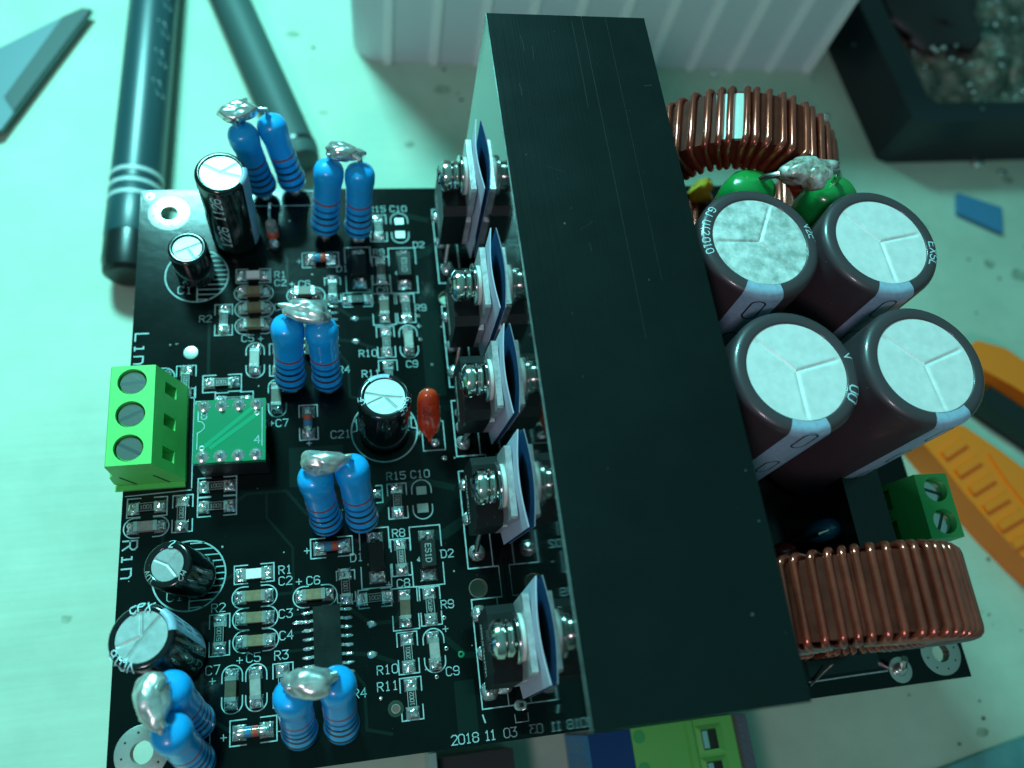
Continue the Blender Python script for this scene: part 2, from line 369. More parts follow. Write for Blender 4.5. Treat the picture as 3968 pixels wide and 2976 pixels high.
# ---- copper tracks that show as a faint relief under the black mask
mk('mask_over_copper', col=(.0022, .0105, .0085), rough=.15, spec=.45, bump=(.8, .01))
tk = MB(); rt = random.Random(21)
for oy in (0, 51.3):
    for (pts, wd) in [([(6, 37), (6, 33), (9.9, 31)], .5), ([(9.9, 25), (16, 27.6), (21, 27.6)], .5), ([(21.8, 24.2), (25, 24.2), (26.5, 20)], .45), ([(17, 21), (12, 21), (12, 9), (16, 6)], .5), ([(33, 20.9), (36, 18.5), (39.5, 18.5), (41, 21)], .6),
        ([(33, 14.6), (35.8, 14.1), (39.5, 12.5), (41, 10)], .6), ([(33, 12.1), (34.5, 10), (34.5, 4), (38, 3)], .45), ([(37, 31.5), (37, 35), (41, 39), (45, 40), (50, 38.5)], 1.1), ([(45, 31), (48, 31), (51.5, 33)], 1.6), ([(45, 24.5), (45, 17), (49.5, 12.5), (51, 12.4)], .9),
        ([(26.2, 21), (24.8, 21), (24.8, 31), (21, 36), (21, 40)], .4), ([(26.2, 18.4), (22.5, 18.4)], .4), ([(26.2, 15.9), (24, 15.9), (22, 14), (19.4, 13.8)], .4), ([(30.6, 36), (27, 36), (24, 40), (18, 40), (16, 38.4)], .5), ([(35.5, 33), (39, 33), (41, 31)], .5)]:
        if oy and pts[0][1] > 34: continue
        draw(tk, [[(x, y+oy) for x, y in pts]], wd, .006)
for (x0, y0, x1, y1) in ((24.5, 40.5, 33.0, 47.0), (47.2, 54.5, 50.6, 75.0), (47.4, 1.9, 50.4, 9.0), (103.5, 3.1, 116, 5.5)):
    tk.add([(x0, y0, .008), (x1, y0, .008), (x1, y1, .008), (x0, y1, .008)], [(0, 1, 2, 3)])
tk.build('copper_tracks', 'mask_over_copper', amp, smooth=0, kind='stuff')

# ---- silkscreen
sk = MB(); SW = .17
def brk(cx, cy, w_, h_, gap=1.9, vert=False, rnd=False):
    """two facing brackets; vert: the gap is in the long sides of an upright outline"""
    A, B = (h_/2, w_/2) if vert else (w_/2, h_/2)      # A along the part, B across
    g = gap/2; out = []
    for s_ in (-1, 1):
        if rnd:
            r = B*.95; p = [(s_*g, B)]+[(s_*(A-r+r*sin(radians(a))), B*cos(radians(a))) for a in range(0, 181, 15)]+[(s_*g, -B)]
        else: p = [(s_*g, B), (s_*A, B), (s_*A, -B), (s_*g, -B)]
        if vert: p = [(-y, x) for x, y in p]
        out.append([(x+cx, y+cy) for x, y in p])
    draw(sk, out, SW, .015)
def lab(t, x, y, h=1.2, rot=0): text(sk, t, x, y, h, .135, rot, adv=5.4)
chips = []   # (x, y, vertical, kind, code)
for oy, top in ((0, False), (51.3, True)):
    Y = lambda y: y+oy
    for (x, y, w_, h_, v_, r_, k, code) in [
        (19.15, 27.6, 5.7, 2.7, 0, 0, 'white', ''), (19.2, 24.2, 6.4, 3.1, 0, 1, 'tan', ''), (19.3, 21.1, 6.4, 3.1, 0, 1, 'tan', ''), (19.35, 17.9, 6.4, 3.1, 0, 1, 'tan', ''),
        (14.3, 19.25, 2.8, 5.8, 1, 0, 'res', '5100'), (19.4, 11.5, 2.9, 6.4, 1, 1, 'grey', ''), (23.1, 11.4, 2.8, 5.9, 1, 0, 'res', '8200'), (27.9, 23.4, 6.4, 3.1, 0, 1, 'brown' if top else 'tan', ''),
        (32.5, 24.4, 2.7, 4.7, 1, 0, 'res', '1001'), (36.7, 22.2, 4.9, 2.7, 0, 0, 'res', '1002'), (41.1, 20.2, 3.9, 6.2, 1, 0, 'brown', ''), (44.95, 20.2, 3.1, 5.7, 1, 0, 'res', '4R70'),
        (41.05, 13.8, 3.0, 5.9, 1, 0, 'res', '2001'), (44.95, 13.7, 3.1, 6.3, 1, 1, 'grey', ''), (41.1, 7.4, 3.1, 5.8, 1, 0, 'res', '1002'), (41.05, 28.0, 3.0, 5.7, 1, 0, 'res', '6802'),
        (41.1, 36.95, 3.0, 5.7, 1, 0, 'res', '1001'), (45.0, 36.9, 3.1, 6.4, 1, 1, 'pads', ''), (37.4, 38.3, 2.8, 2.8, 0, 0, 'small', '')]:
        brk(x, Y(y), w_, h_, 1.9 if max(w_, h_) > 3 else .8, v_, r_)
        chips.append((x, Y(y), v_, k, code))
    for (x, y, w_, h_, nm) in ((37.1, 28.3, 4.5, 9.2, 'D1'), (45.0, 27.9, 4.8, 9.3, 'D2')):
        for s_ in (-1, 1):
            draw(sk, [[(x-w_/2, Y(y)+s_*1.3), (x-w_/2, Y(y)+s_*h_/2), (x+w_/2, Y(y)+s_*h_/2), (x+w_/2, Y(y)+s_*1.3)]], .16, .015)
    draw(sk, [[(35.9, Y(27.3)), (36.2, Y(27.7)), (36.2, Y(27.1)), (35.9, Y(27.3))], [(43.5, Y(27.3)), (43.8, Y(27.7)), (43.8, Y(27.1)), (43.5, Y(27.3))]], .12, .015)
    for t, x, y in [('R1', 23.65, 27.75), ('C2', 23.65, 26.1), ('C3', 23.6, 21.3), ('R2', 11.4 if top else 14.1, 19.55 if top else 23.1), ('C5', 18.2 if top else 19.0, 15.6), ('D1', 34.3, 28.6),
                    ('D2', 48.2, 33.2 if top else 27.9), ('R8', 40.9, 31.8), ('R15', 41.15, 41.1), ('C10', 45, 41.1), ('C8', 41.1, 24), ('R9', 47.5, 20.2), ('R10', 37.9, 11.8),
                    ('C9', 45.2 if top else 47.4, 9.4 if top else 10.5), ('R4', 33.75, 9.0), ('C6', 27.7, 25.75), ('R11', 37.8, 9.5)]:
        if top and t == 'R11': y = 8.0; x = 38.2
        lab(t, x, Y(y))
    if not top:
        lab('C4', 23.65, 18.2); lab('R3', 22.9, 15.5)
    for x, y in ((17.1 if not top else 20.3, 15.4 if not top else 15.4), (25.6, 25.75), (38.9, 24.0), (46.9, 16.6)): lab('+', x, Y(y), 1.3)
    brk(30.6, Y(30.5), 6.3, 3.0); lab('+', 26.9, Y(30.3), 1.3); chips.append((30.6, Y(30.5), 0, 'melf', ''))
# parts that only one channel shows
for (x, y, w_, h_, v_, r_, k, code) in [(16.1, 11.6, 2.8, 6.5, 1, 1, 'brown', ''), (22.85, 55.8, 2.8, 6.6, 1, 1, 'brown', ''), (27.7, 51.2, 2.9, 6.0, 1, 0, 'melf', ''), (19.0, 5.8, 6.3, 3.3, 0, 0, 'melf', ''),
    (13.7, 41.5, 5.7, 3.0, 0, 0, 'res', '1002'), (13.7, 38.4, 5.7, 3.0, 0, 0, 'res', '1001'), (3.6, 39.1, 5.7, 2.9, 0, 0, 'res', '1001'), (3.6, 36.0, 6.4, 3.0, 0, 1, 'grey', ''), (8.7, 37.7, 2.9, 5.7, 1, 0, 'res', '1202'),
    (8.6, 59.5, 3.0, 5.7, 1, 0, 'res', '2021'), (14.2, 58.9, 6.0, 3.0, 0, 0, 'res', '1001'), (16.1, 55.6, 5.9, 3.2, 0, 0, 'res', '1001'), (3.6, 60.6, 6.4, 3.0, 0, 1, 'grey', '')]:
    brk(x, y, w_, h_, 1.9, v_, r_); chips.append((x, y, v_, k, code))
lab('C7', 13.45, 14.5); lab('+', 13.4, 13.0, 1.3); lab('+C7', 23.0, 51.4); lab('+', 27.7, 47.6, 1.2); lab('+', 15.0, 5.4, 1.3); lab('-', 22.7, 5.3, 1.2)
lab('C21', 32.75, 48.8, 1.25); text(sk, '2018', 48.3, 1.1, 1.25, .15, 0, adv=4.9); text(sk, '11', 52.0, 1.1, 1.25, .15, adv=4.0); text(sk, '03', 54.95, 1.1, 1.25, .15, adv=4.9)
text(sk, 'Rin', 1.45, 31.4, 2.0, .24, -pi/2, adv=6.2); text(sk, 'Lin', 1.5, 65.8, 2.0, .24, -pi/2, adv=6.2)
def hatch(cx, cy, r, nm):
    draw(sk, [arc(cx, cy, r, 0, 360, 64)], .22, .015)
    draw(sk, [[(cx+.1, cy-.9), (cx+.1, cy-r+.1)]], .2, .015)
    k = cy-.9
    while k > cy-r+.3:
        draw(sk, [[(cx+.1, k), (cx+sqrt(r*r-(k-cy)**2), k)]], .17, .015); k -= .95
    k = cy
    while k < cy+r-.3:
        draw(sk, [[(cx+1.2 if k < cy+3.6 else cx+.1, k), (cx+sqrt(r*r-(k-cy)**2), k)]], .17, .015); k += .95
    lab(nm, cx-1.9, cy-2.8, 1.4)
hatch(9.9, 28.2, 5.15, 'C1'); hatch(9.85, 79.3, 5.15, 'C1')
draw(sk, [arc(39.8, 48.9, 5.35, 0, 360, 64)], .22, .015)
for s_ in (-1, 1): draw(sk, [[(39.8+s_*5.3, 49.0), (39.8+s_*4.4, 49.2), (39.8+s_*4.5, 51.2)], [(39.8+s_*5.0, 50.9), (39.8+s_*4.5, 50.8)]], .17, .015)
draw(sk, [[(45.9, 50.0), (45.9, 44.95), (49.5, 44.95), (49.5, 50.0), (45.9, 50.0)]], .16, .015)
# power transistor outlines
for (y0, y1) in ((4.7, 20.45), (25.2, 41.05), (43.6, 53.5), (56.0, 71.6), (76.3, 92.1)):
    xr = 56.0
    draw(sk, [[(xr, y1), (51.25, y1), (51.25, y0), (xr, y0)]], .19, .015); draw(sk, [[(55.2, y1-.1), (55.2, y0+.1)]], .14, .015)
draw(sk, [[(56.05, 20.5), (56.05, 25.1)], [(56.05, 41.1), (56.05, 43.5)], [(56.05, 53.6), (56.05, 55.9)], [(56.05, 71.7), (56.05, 76.2)]], .12, .015)
draw(sk, [[(55.9, 3.4), (55.95, 2.3), (57.0, 2.3)]], .14, .015)
draw(sk, [[(51.2, 3.9), (51.45, 2.9)]], .22, .015)
draw(sk, [[(18.9, 96.6), (29.9, 96.6), (29.9, 93.4), (18.9, 93.4), (18.9, 96.6)]], .17, .015)
draw(sk, [[(13.2, 7.7), (13.2, 1.0)]], .14, .015)
draw(sk, [arc(7.2, 91.0, 3.2, 200, 300, 12)], .12, .015)
draw(sk, [[(9.9, 41.6), (9.95, 58.3), (3.9, 58.4)], [(.4, 41.0), (9.85, 41.3)]], .14, .015)
sk.build('silkscreen_print', 'silk', amp, smooth=0)

# ---- chips
def solder_pad(mb, x, y, w_, h_, mi, seed, ht=.55, T=None):
    """fillet of solder: a lumpy low dome on a rectangular pad"""
    n = 10; v = []; f = []
    for j in range(n+1):
        for i in range(n+1):
            a, b = 2*i/n-1, 2*j/n-1
            q = (1-abs(a)**3.2)*(1-abs(b)**3.2)
            k = 1+.75*noise.noise(Vector((a*1.9+seed*5.1, b*1.9, seed*1.7)))
            v.append((x+a*w_/2, y+b*h_/2, max(0, ht*k*q**.75)+.004))
    for j in range(n):
        for i in range(n):
            p = j*(n+1)+i; f.append((p, p+1, p+n+2, p+n+1))
    mb.add(v, f, mi, T)
sd = [0]; proto = {}
def chip(x, y, vert, kind, code):
    rot = (0, 0, pi/2 if vert else 0)
    sd[0] += 1; s_ = sd[0]; jx, jy = random.uniform(-.08, .08), random.uniform(-.08, .08)
    rz = rot[2]+random.uniform(-.03, .03)
    if kind == 'pads':
        for k, (hh, w_) in ((1, (1.35, 1.6)), (-1, (1.45, 1.75))):
            m = MB(); m.box(-w_/2, w_/2, -hh/2, hh/2, 0, .05); m.build('solder_pad', 'pad_tin', amp, (x, y+k*1.45, .004), bevel=.03)
        return
    if kind == 'small':
        m = MB(); solder_pad(m, .6, 0, 1.3, 1.5, 0, s_, .6); m.build('solder_pad', 'solder', amp, (x, y, 0)); return
    if kind == 'melf':
        body = MB().lathe([(0, -1.25), (.5, -1.22), (.72, -1.05), (.74, 0), (.72, 1.05), (.5, 1.22), (0, 1.25)], 20, T=Matrix.Translation((0, 0, .82)) @ Matrix.Rotation(pi/2, 4, 'Y'))
        b = body.build('glass_diode', 'glass', amp, (x+jx, y+jy, 0), (0, 0, rz))
        for x0, x1, mt in ((-1.0, -.15, 'glass_blue'), (.05, .85, 'glass_red')):
            MB().lathe([(.3, x0), (.755, x0+.08), (.77, (x0+x1)/2), (.755, x1-.08), (.3, x1)], 20, T=Matrix.Translation((0, 0, .82)) @ Matrix.Rotation(pi/2, 4, 'Y')).build('colour_band', mt, b)
        for q in (-1, 1):
            m = MB(); m.lathe([(0, -.45), (.70, -.42), (.76, 0), (.70, .42), (0, .45)], 18, T=Matrix.Translation((q*1.5, 0, .80)) @ Matrix.Rotation(pi/2, 4, 'Y'))
            solder_pad(m, q*1.85, 0, 1.9, 2.1, 0, s_+q*.3, .75); m.build('solder_joint', 'solder', b)
        return
    wid, ht, ln = {'res': (1.32, .50, 2.15), 'white': (1.45, .55, 2.2), 'tan': (1.5, 1.15, 2.2), 'brown': (1.5, 1.25, 2.2), 'grey': (1.45, 1.05, 2.2)}[kind]
    mt = {'res': 'chip_black', 'white': 'chip_white', 'tan': 'chip_tan', 'brown': 'chip_brown', 'grey': 'chip_grey'}[kind]
    m = MB(); m.box(-ln/2, ln/2, -wid/2, wid/2, .08, ht)
    nm = 'chip_resistor' if kind in ('res', 'white') else 'chip_capacitor'
    tilt = (0, 0, rz)
    zz = 0
    if abs(x-27.9) < .1: zz = .6; tilt = (0, random.uniform(-.05, .05), rz)
    b = m.build(nm, mt, amp, (x+jx, y+jy, zz), tilt, bevel=.06)
    for q in (-1, 1):
        m = MB(); m.box(q*ln/2, q*(ln/2+.55), -wid/2-.03, wid/2+.03, .05, ht+.03)
        solder_pad(m, q*(ln/2+.85), 0, 1.75, 1.95, 0, s_+q*.37, ht*.8+.1 if kind != 'res' else .62, Matrix.Translation((0, 0, -zz)))
        m.build('solder_joint', 'solder', b, bevel=0)
    if code:
        m = MB(); draw(m, strokes(code, .56, 5.0), .075, ht+.012); draw(m, [[(-ln/2+.06, wid/2-.07), (ln/2-.06, wid/2-.07)], [(-ln/2+.06, -wid/2+.07), (ln/2-.06, -wid/2+.07)]], .07, ht+.012)
        m.build('code_print', 'chip_print', b, smooth=0)
for c in chips: chip(*c)

# ---- surface mount rectifier diodes
for oy in (0, 51.3):
    for x, y, code in ((37.15, 28.3, ''), (45.05, 27.9, 'ES1D')):
        m = MB(); m.prism([(-1.25, -2.15), (1.25, -2.15), (1.25, 2.15), (-1.25, 2.15)], .2, 1.1)
        m.v = m.v[:]; m.add([(-1.25, -2.15, 1.1), (1.25, -2.15, 1.1), (1.25, 2.15, 1.1), (-1.25, 2.15, 1.1), (-1.1, -2.0, 2.0), (1.1, -2.0, 2.0), (1.1, 2.0, 2.0), (-1.1, 2.0, 2.0)], [(0, 1, 5, 4), (1, 2, 6, 5), (2, 3, 7, 6), (3, 0, 4, 7), (4, 5, 6, 7)])
        b = m.build('rectifier_diode', 'epoxy', amp, (x+.1, y+oy, 0), (0, 0, random.uniform(-.03, .03)), bevel=.05)
        for q in (-1, 1):
            m = MB(); sd[0] += 1; solder_pad(m, 0, q*2.95, 2.5, 2.0, 0, sd[0], 1.0); m.build('solder_joint', 'solder', b)
        if code:
            m = MB(); draw(m, strokes(code, .85, 5.2), .10, 2.01, (0, 0), -pi/2); m.build('code_print', 'chip_print', b, smooth=0)

# ---- driver chip in each channel
def soic(x, y):
    m = MB(); m.box(-1.95, 1.95, -5.1, 5.1, .25, 1.55)
    b = m.build('driver_chip', 'epoxy_clean', amp, (x, y, 0), bevel=.12)
    MB().lathe([(0, 1.56), (.38, 1.56)], 16, T=Matrix.Translation((-1.1, 4.3, 0))).build('pin_mark', 'epoxy', b)
    for s_ in (-1, 1):
        for k in range(8):
            yy = 4.445-1.27*k
            m = MB(); w_ = .21
            pr = [(1.9, .95), (2.35, .95), (2.55, .25), (3.25, .14)]
            for (xa, za), (xb, zb) in zip(pr, pr[1:]):
                m.add([(s_*xa, yy-w_, za), (s_*xa, yy+w_, za), (s_*xb, yy+w_, zb), (s_*xb, yy-w_, zb), (s_*xa, yy-w_, za-.14), (s_*xa, yy+w_, za-.14), (s_*xb, yy+w_, zb-.14), (s_*xb, yy-w_, zb-.14)],
                      [(0, 1, 2, 3), (4, 7, 6, 5), (0, 3, 7, 4), (1, 5, 6, 2)])
            m.blob((s_*2.95, yy, .05), (.75, .28, .26), seed=k+s_*3+x, amp=.3, n=10)
            m.build('chip_pin', 'solder', b)
    return b
soic(29.55, 16.55); soic(29.55, 67.85)
m = MB(); m.blob((0, 0, 0), (1.1, .3, .25), seed=4, amp=.2, n=12); m.build('solder_bridge', 'solder', amp, (25.6, 19.75, .1))

# ---- solder domes, vias
for (x, y, rx, ry) in ((36.0, 18.45, .72, .6), (35.8, 14.1, .75, .55), (36.0, 69.8, .72, .5), (36.0, 65.45, .7, .5), (6.0, 66.2, .25, .2), (7.0, 66.3, .3, .2), (36.7, 7.9, .3, .3), (49.2, 43.5, .5, .4)):
    MB().blob((0, 0, 0), (rx, ry, .35), seed=x+y, amp=.25, flat=0, n=16).build('solder_via', 'solder', amp, (x, y, .002))
for (x, y, r) in ((46.86, 18.24, .3), (46.78, 13.76, .3), (45, 9.95, .3), (48.9, 12.7, .5), (47, 69.9, .3), (47.0, 65.3, .3), (48.6, 60.4, .25), (46.6, 71.0, .2)):
    MB().lathe([(r*.45, .02), (r*.6, .07), (r, .01)], 16).build('small_via', 'pad_tin' if r < .4 else 'adapter_green', amp, (x, y, .002))

# ---- solder blobs dripped on the board by the power transistor pads
for i, (x, y, r) in enumerate(((52.2, 18.2, 1.25), (52.3, 12.4, 1.15), (52.6, 7.1, 1.45), (52.9, 27.5, 1.35), (52.2, 33.0, 1.15), (52.2, 38.6, 1.1), (52.5, 45.8, 1.2), (52.4, 48.6, .95), (52.5, 51.2, .9),
        (52.3, 58.7, 1.25), (52.3, 63.7, 1.15), (52.1, 69.3, 1.1), (53.0, 79.1, 1.35), (52.4, 84.7, 1.2), (52.1, 90.2, 1.1))):
    m = MB(); m.blob((0, 0, .2), (r, r, r*.85), seed=i*1.7, amp=.14, flat=0, n=24)
    if i == 2: m.blob((1.9, .1, .1), (1.6, .8, .7), seed=3, amp=.3, flat=0, n=20)
    m.build('solder_blob', 'solder', amp, (x, y, .002))

# ---- blue power resistors in pairs, joined at the top
RP = [(1.0, .0), (1.9, .25), (2.45, .9), (2.55, 1.7), (2.50, 2.6), (2.32, 3.3), (2.30, 5), (2.30, 10.2), (2.32, 11.0), (2.50, 12.0), (2.56, 13.0), (2.50, 13.9), (2.25, 14.6), (1.7, 15.1), (1.0, 15.35), (.55, 15.55), (.45, 16.0), (.0, 16.05)]
RP = [(r*.98, z) for r, z in RP]
def rad(z):
    for (r0, z0), (r1, z1) in zip(RP, RP[1:]):
        if z0 <= z <= z1: return r0+(r1-r0)*(z-z0)/(z1-z0)
res0 = MB().lathe([(0, 0)]+RP, 36).build('power_resistor', 'resistor_blue', amp)
for zc, wd, mt in ((7.9, .42, 'band_red'), (6.3, .5, 'band_navy'), (4.8, .55, 'band_black'), (3.35, .5, 'band_darkred'), (1.9, .5, 'band_black')):
    z0, z1 = zc-wd/2, zc+wd/2
    MB().lathe([(rad(z0)-.05, z0), (rad(z0)+.025, z0+.02), (rad(zc)+.03, zc), (rad(z1)+.025, z1-.02), (rad(z1)-.05, z1)], 36).build('colour_band', mt, res0)
MB().tube([(0, 0, .2), (0, 0, -1.4)], .4, 10).build('lead_wire', 'lead', res0)
def orient(B, T):
    d = (Vector(T)-Vector(B)).normalized(); return Vector((0, 0, 1)).rotation_difference(d).to_euler()
pairs = [(((21.3, 95.7, 1.6), (19.3, 96.8, 16.8)), ((26.5, 96.6, 1.6), (23.8, 99.1, 16.6)), (19.2, 98.9, 18.0), (3.1, 1.8, 1.8), .25, 'standing by the tall black capacitor at the far left corner'),
         (((31.6, 87.0, 1.6), (33.3, 89.8, 16.6)), ((37.5, 86.3, 1.6), (38.2, 89.0, 16.7)), (35.6, 90.9, 18.0), (3.0, 1.6, 1.6), -.15, 'next to the R15 mark near the far edge'),
         (((25.2, 57.6, 1.6), (26.1, 61.3, 16.5)), ((31.1, 57.2, 1.6), (31.0, 60.6, 16.6)), (29.0, 62.0, 17.7), (3.4, 1.9, 1.9), -.25, 'right of the small green board'),
         (((30.2, 33.6, 1.6), (29.2, 37.7, 16.4)), ((35.6, 33.4, 1.6), (34.3, 38.9, 15.9)), (30.4, 38.7, 17.3), (2.9, 1.85, 1.85), -.1, 'below the C21 capacitor'),
         (((25.5, 4.4, 1.6), (25.7, 9.6, 16.1)), ((31.2, 4.3, 1.6), (31.2, 10.5, 15.7)), (27.8, 10.2, 17.0), (3.0, 1.95, 1.8), -.05, 'in front of the driver chip at the near edge'),
         (((12.1, 7.3, 1.6), (11.0, 12.0, 16.2)), ((12.2, 2.4, 1.6), (11.2, 7.1, 16.2)), (9.6, 10.2, 17.2), (2.2, 3.2, 1.6), .15, 'at the near left corner of the board')]
first = True; k = 0
for pa, pb, bl, br, bz, where in pairs:
    for side, (B, T) in enumerate((pa, pb)):
        o = res0 if first else copy_part(res0, amp, B)
        first = False; o.location = Vector(B)*MM; e = orient(B, T); o.rotation_euler = e
        o['label'] = ('left ' if side == 0 else 'right ')*(where[:2] != 'at')+('rear ' if side == 0 else 'front ')*(where[:2] == 'at')+'blue banded resistor of the pair '+where
        # lead from the resistor top into the joint
        t = Vector(T)+(Vector(T)-Vector(B)).normalized()*.9; c = Vector(bl); q = c+(t-c)*.35
        MB().tube([t, t+Vector((0, 0, .9)), (t+q)/2+Vector((0, 0, .9)), q, c+(t-c)*.1], .42, 10).build('joining_lead', 'lead', amp)
        MB().blob((B[0], B[1], .1), (1.15, 1.05, 1.1), seed=k+side, amp=.3, flat=0, n=20).build('solder_blob', 'solder', amp)
    m = MB(); m.blob((0, 0, 0), br, seed=k*2.3+1, amp=.34, n=44, freq=.8)
    tips = {0: [(.5, 1, .2)], 1: [(1, .2, 0), ], 2: [(-1, .1, .2)], 3: [(1, .1, 0)], 4: [(1, .2, 0)], 5: [(.2, -1, -.2)]}[k]
    for p in tips:
        d = Vector(p); e_ = Vector((d.x*br[0]*.75, d.y*br[1]*.75, d.z)); m.tube([e_*.6, e_*1.3, e_*1.65], [.95, .6, .22], 12)
    o = m.build('solder_joint_blob', 'solder_dull' if k in (2, 3, 4, 5) else 'solder', amp, bl, (0, 0, bz), smooth=60); k += 1
    o['label'] = 'large shiny solder lump joining the resistor pair '+where

# ---- electrolytic capacitors
def capacitor(name, x, y, h, r, matn, lidr, arms, lean=(0, 0), stripe=None, lidm='can_aluminium', label=None, groove=.3, deep=.22):
    top = Vector((x+lean[0], y+lean[1], h)); rot = orient((x, y, 0), top)
    bev = min(1.2, r*.16)
    prof = [(0, .3), (r*.9, .3), (r, .9), (r, 1.6)]+[(r, 2.6)]+[(r, h*.5), (r, h-bev)]
    for a in range(15, 91, 15): prof.append((r-bev+bev*cos(radians(a)), h-bev+bev*sin(radians(a))))
    prof += [((r-bev+lidr)/2, h-.02), (lidr+.12, h-.05), (lidr, h-.15), (lidr-.05, h-.5)]
    o = MB().lathe(prof, 64).build(name, matn, amp, (x, y, 0), rot, label=label, smooth=50)
    # lid with pressed vent lines
    m = MB(); N = 220; R_ = 22; v = []; f = []
    for j in range(R_+1):
        rr = lidr*j/R_
        for i in range(N):
            a = 2*pi*i/N; X, Y_ = rr*cos(a), rr*sin(a); z = 0
            dm = 9
            for th in arms:
                u = X*cos(th)+Y_*sin(th); pz = abs(-X*sin(th)+Y_*cos(th))
                dd = pz if u > -groove*.3 else 9; dm = min(dm, dd)
            fade = max(0, min(1, (lidr*.97-rr)/(.08*lidr)))
            z = -deep*math.exp(-(dm/groove)**2)*fade - .06*lidr/7*(1-(rr/lidr)**2)*(1 if dm > 1.5 else dm/1.5)
            v.append((X, Y_, h-.22+z))
    for j in range(R_):
        for i in range(N):
            a, b = j*N+i, j*N+(i+1) % N; f.append((a, a+N, b+N, b))
    m.add(v, f); m.build('vent_lid', lidm, o, smooth=80)
    if stripe:
        a0, a1 = stripe[:2]; eps = .035
        sp = [(r+eps, 1.2), (r+eps, h-bev)]+[(r-bev+(bev+eps)*cos(radians(a)), h-bev+(bev+eps)*sin(radians(a))) for a in range(15, 91, 15)]+[(lidr+.12, h-.01)]
        MB().lathe(sp, 24, a0=a0, a1=a1).build('printed_stripe', 'sleeve_stripe', o, smooth=50)
    o['h'] = h; o['r'] = r; o['lidr'] = lidr
    return o
def wrap(o, t, size, ang, where='rim', matn='sleeve_ink', wd=None, flip=1, zc=None, polys=None, name='printed_letters'):
    """lettering that follows the rim or the side of a capacitor"""
    h, r, lr = o['h'], o['r'], o['lidr']; m = MB(); P = polys or strokes(t, size, 5.4)
    bev = min(1.2, r*.16)
    if where == 'rim':
        rc = zc or (lr+r)/2+.05
        def fn(x, y, z):
            rr = rc+flip*y; a = ang-flip*x/rc
            zz = h+.03 if rr < r-bev else h-bev+sqrt(max(0, bev*bev-(rr-r+bev)**2))+.03
            return (rr*cos(a), rr*sin(a), zz+z)
    else:
        def fn(x, y, z): a = ang+x/r; return ((r+.05+z)*cos(a), (r+.05+z)*sin(a), zc+y)
    # subdivide strokes so that they follow the curve
    Q = []
    for st in P:
        q = [st[0]]
        for a, b in zip(st, st[1:]):
            n = max(1, int(((a[0]-b[0])**2+(a[1]-b[1])**2)**.5/.25))
            q += [(a[0]+(b[0]-a[0])*i/n, a[1]+(b[1]-a[1])*i/n) for i in range(1, n+1)]
        Q.append(q)
    draw(m, Q, wd or size*.14, 0, fn=fn); m.build(name, matn, o, smooth=0)
def slot(w_, h_, n=8):
    r = w_/2; L = h_/2-r
    return [[(r*cos(radians(a)), L+r*sin(radians(a))) for a in range(0, 181, 20)]+[(r*cos(radians(a)), -L+r*sin(radians(a))) for a in range(180, 361, 20)]+[(r, L)]]
dg = radians
big = [('ul', 93.1, 61.0), ('ur', 112.2, 60.5), ('ll', 93.2, 40.8), ('lr', 112.5, 40.7)]
lab_ = {'ul': 'large brown capacitor with a worn scuffed lid beside the heatsink, rear left of four', 'ur': 'large brown capacitor at the rear right of four, white letters on its rim',
        'll': 'large brown capacitor at the front left of four with 00 on its rim', 'lr': 'large brown capacitor at the front right of four with a plain rim'}
armd = {'ul': (63, 178, -52), 'ur': (132, 10, -88), 'll': (134, 12, -92), 'lr': (137, 18, -84)}
for key, x, y in big:
    ce_ = {'ul': -100, 'ur': -92, 'll': -92, 'lr': -80}[key]
    o = capacitor('large_capacitor', x, y, 36.0, 9.1, 'sleeve_brown', 7.05, [dg(a) for a in armd[key]], stripe=(dg(ce_-19), dg(ce_+19)), lidm='can_worn' if key == 'ul' else 'can_aluminium', label=lab_[key], groove=.24, deep=.26)
    for zz in (32.0, 22.5, 13.0):
        if key == 'll' and zz == 32.0: zz = 33.6
        wrap(o, '', 1, dg(ce_), 'side', 'sleeve_dark_ink', .25, zc=zz, polys=slot(2.0, 5.0), name='printed_mark')
    if key == 'ul':
        wrap(o, 'V2c', .95, dg(10), 'rim'); wrap(o, 'GJ', 1.0, dg(142), 'rim', flip=-1); wrap(o, 'U(2', 1.0, dg(163), 'rim', flip=-1); wrap(o, '010', 1.0, dg(184), 'rim', flip=-1)
    if key == 'ur': wrap(o, 'EXSL', 1.25, dg(-18), 'rim', flip=1)
    if key == 'll': wrap(o, '00', 1.5, dg(-28), 'rim'); wrap(o, 'V', 1.2, dg(12), 'rim')
o = capacitor('electrolytic_capacitor', 16.3, 86.9, 18.6, 4.0, 'sleeve_black', 3.15, [dg(150), dg(35), dg(-15)], lean=(.4, -.2), stripe=(dg(-35), dg(15)), label='tall thin black capacitor near the far left corner with a bright lid', groove=.18, deep=.14)
wrap(o, '1226 1122', 2.0, dg(-105), 'side', 'sleeve_ink', .2, zc=10, polys=[[(-y*.9, x) for x, y in st] for st in strokes('1226 1126', 1.7)])
capacitor('electrolytic_capacitor', 9.9, 79.4, 8.4, 3.15, 'sleeve_black', 2.25, [dg(205), dg(25), dg(-60)], lean=(.0, .2), lidm='can_small', label='small black capacitor on the upper hatched circle', groove=.14, deep=.10)
o = capacitor('electrolytic_capacitor', 11.0, 27.7, 9.3, 3.4, 'sleeve_black', 2.3, [dg(50), dg(-52), dg(152)], lean=(-2.3, .6), lidm='can_small', label='small black capacitor leaning left on the lower hatched circle', groove=.14, deep=.10)
wrap(o, '2', 1.0, dg(80), 'rim'); wrap(o, '10V', .8, dg(-150), 'rim', 'chip_print'); wrap(o, 'M2', .8, dg(-40), 'rim', 'chip_print')
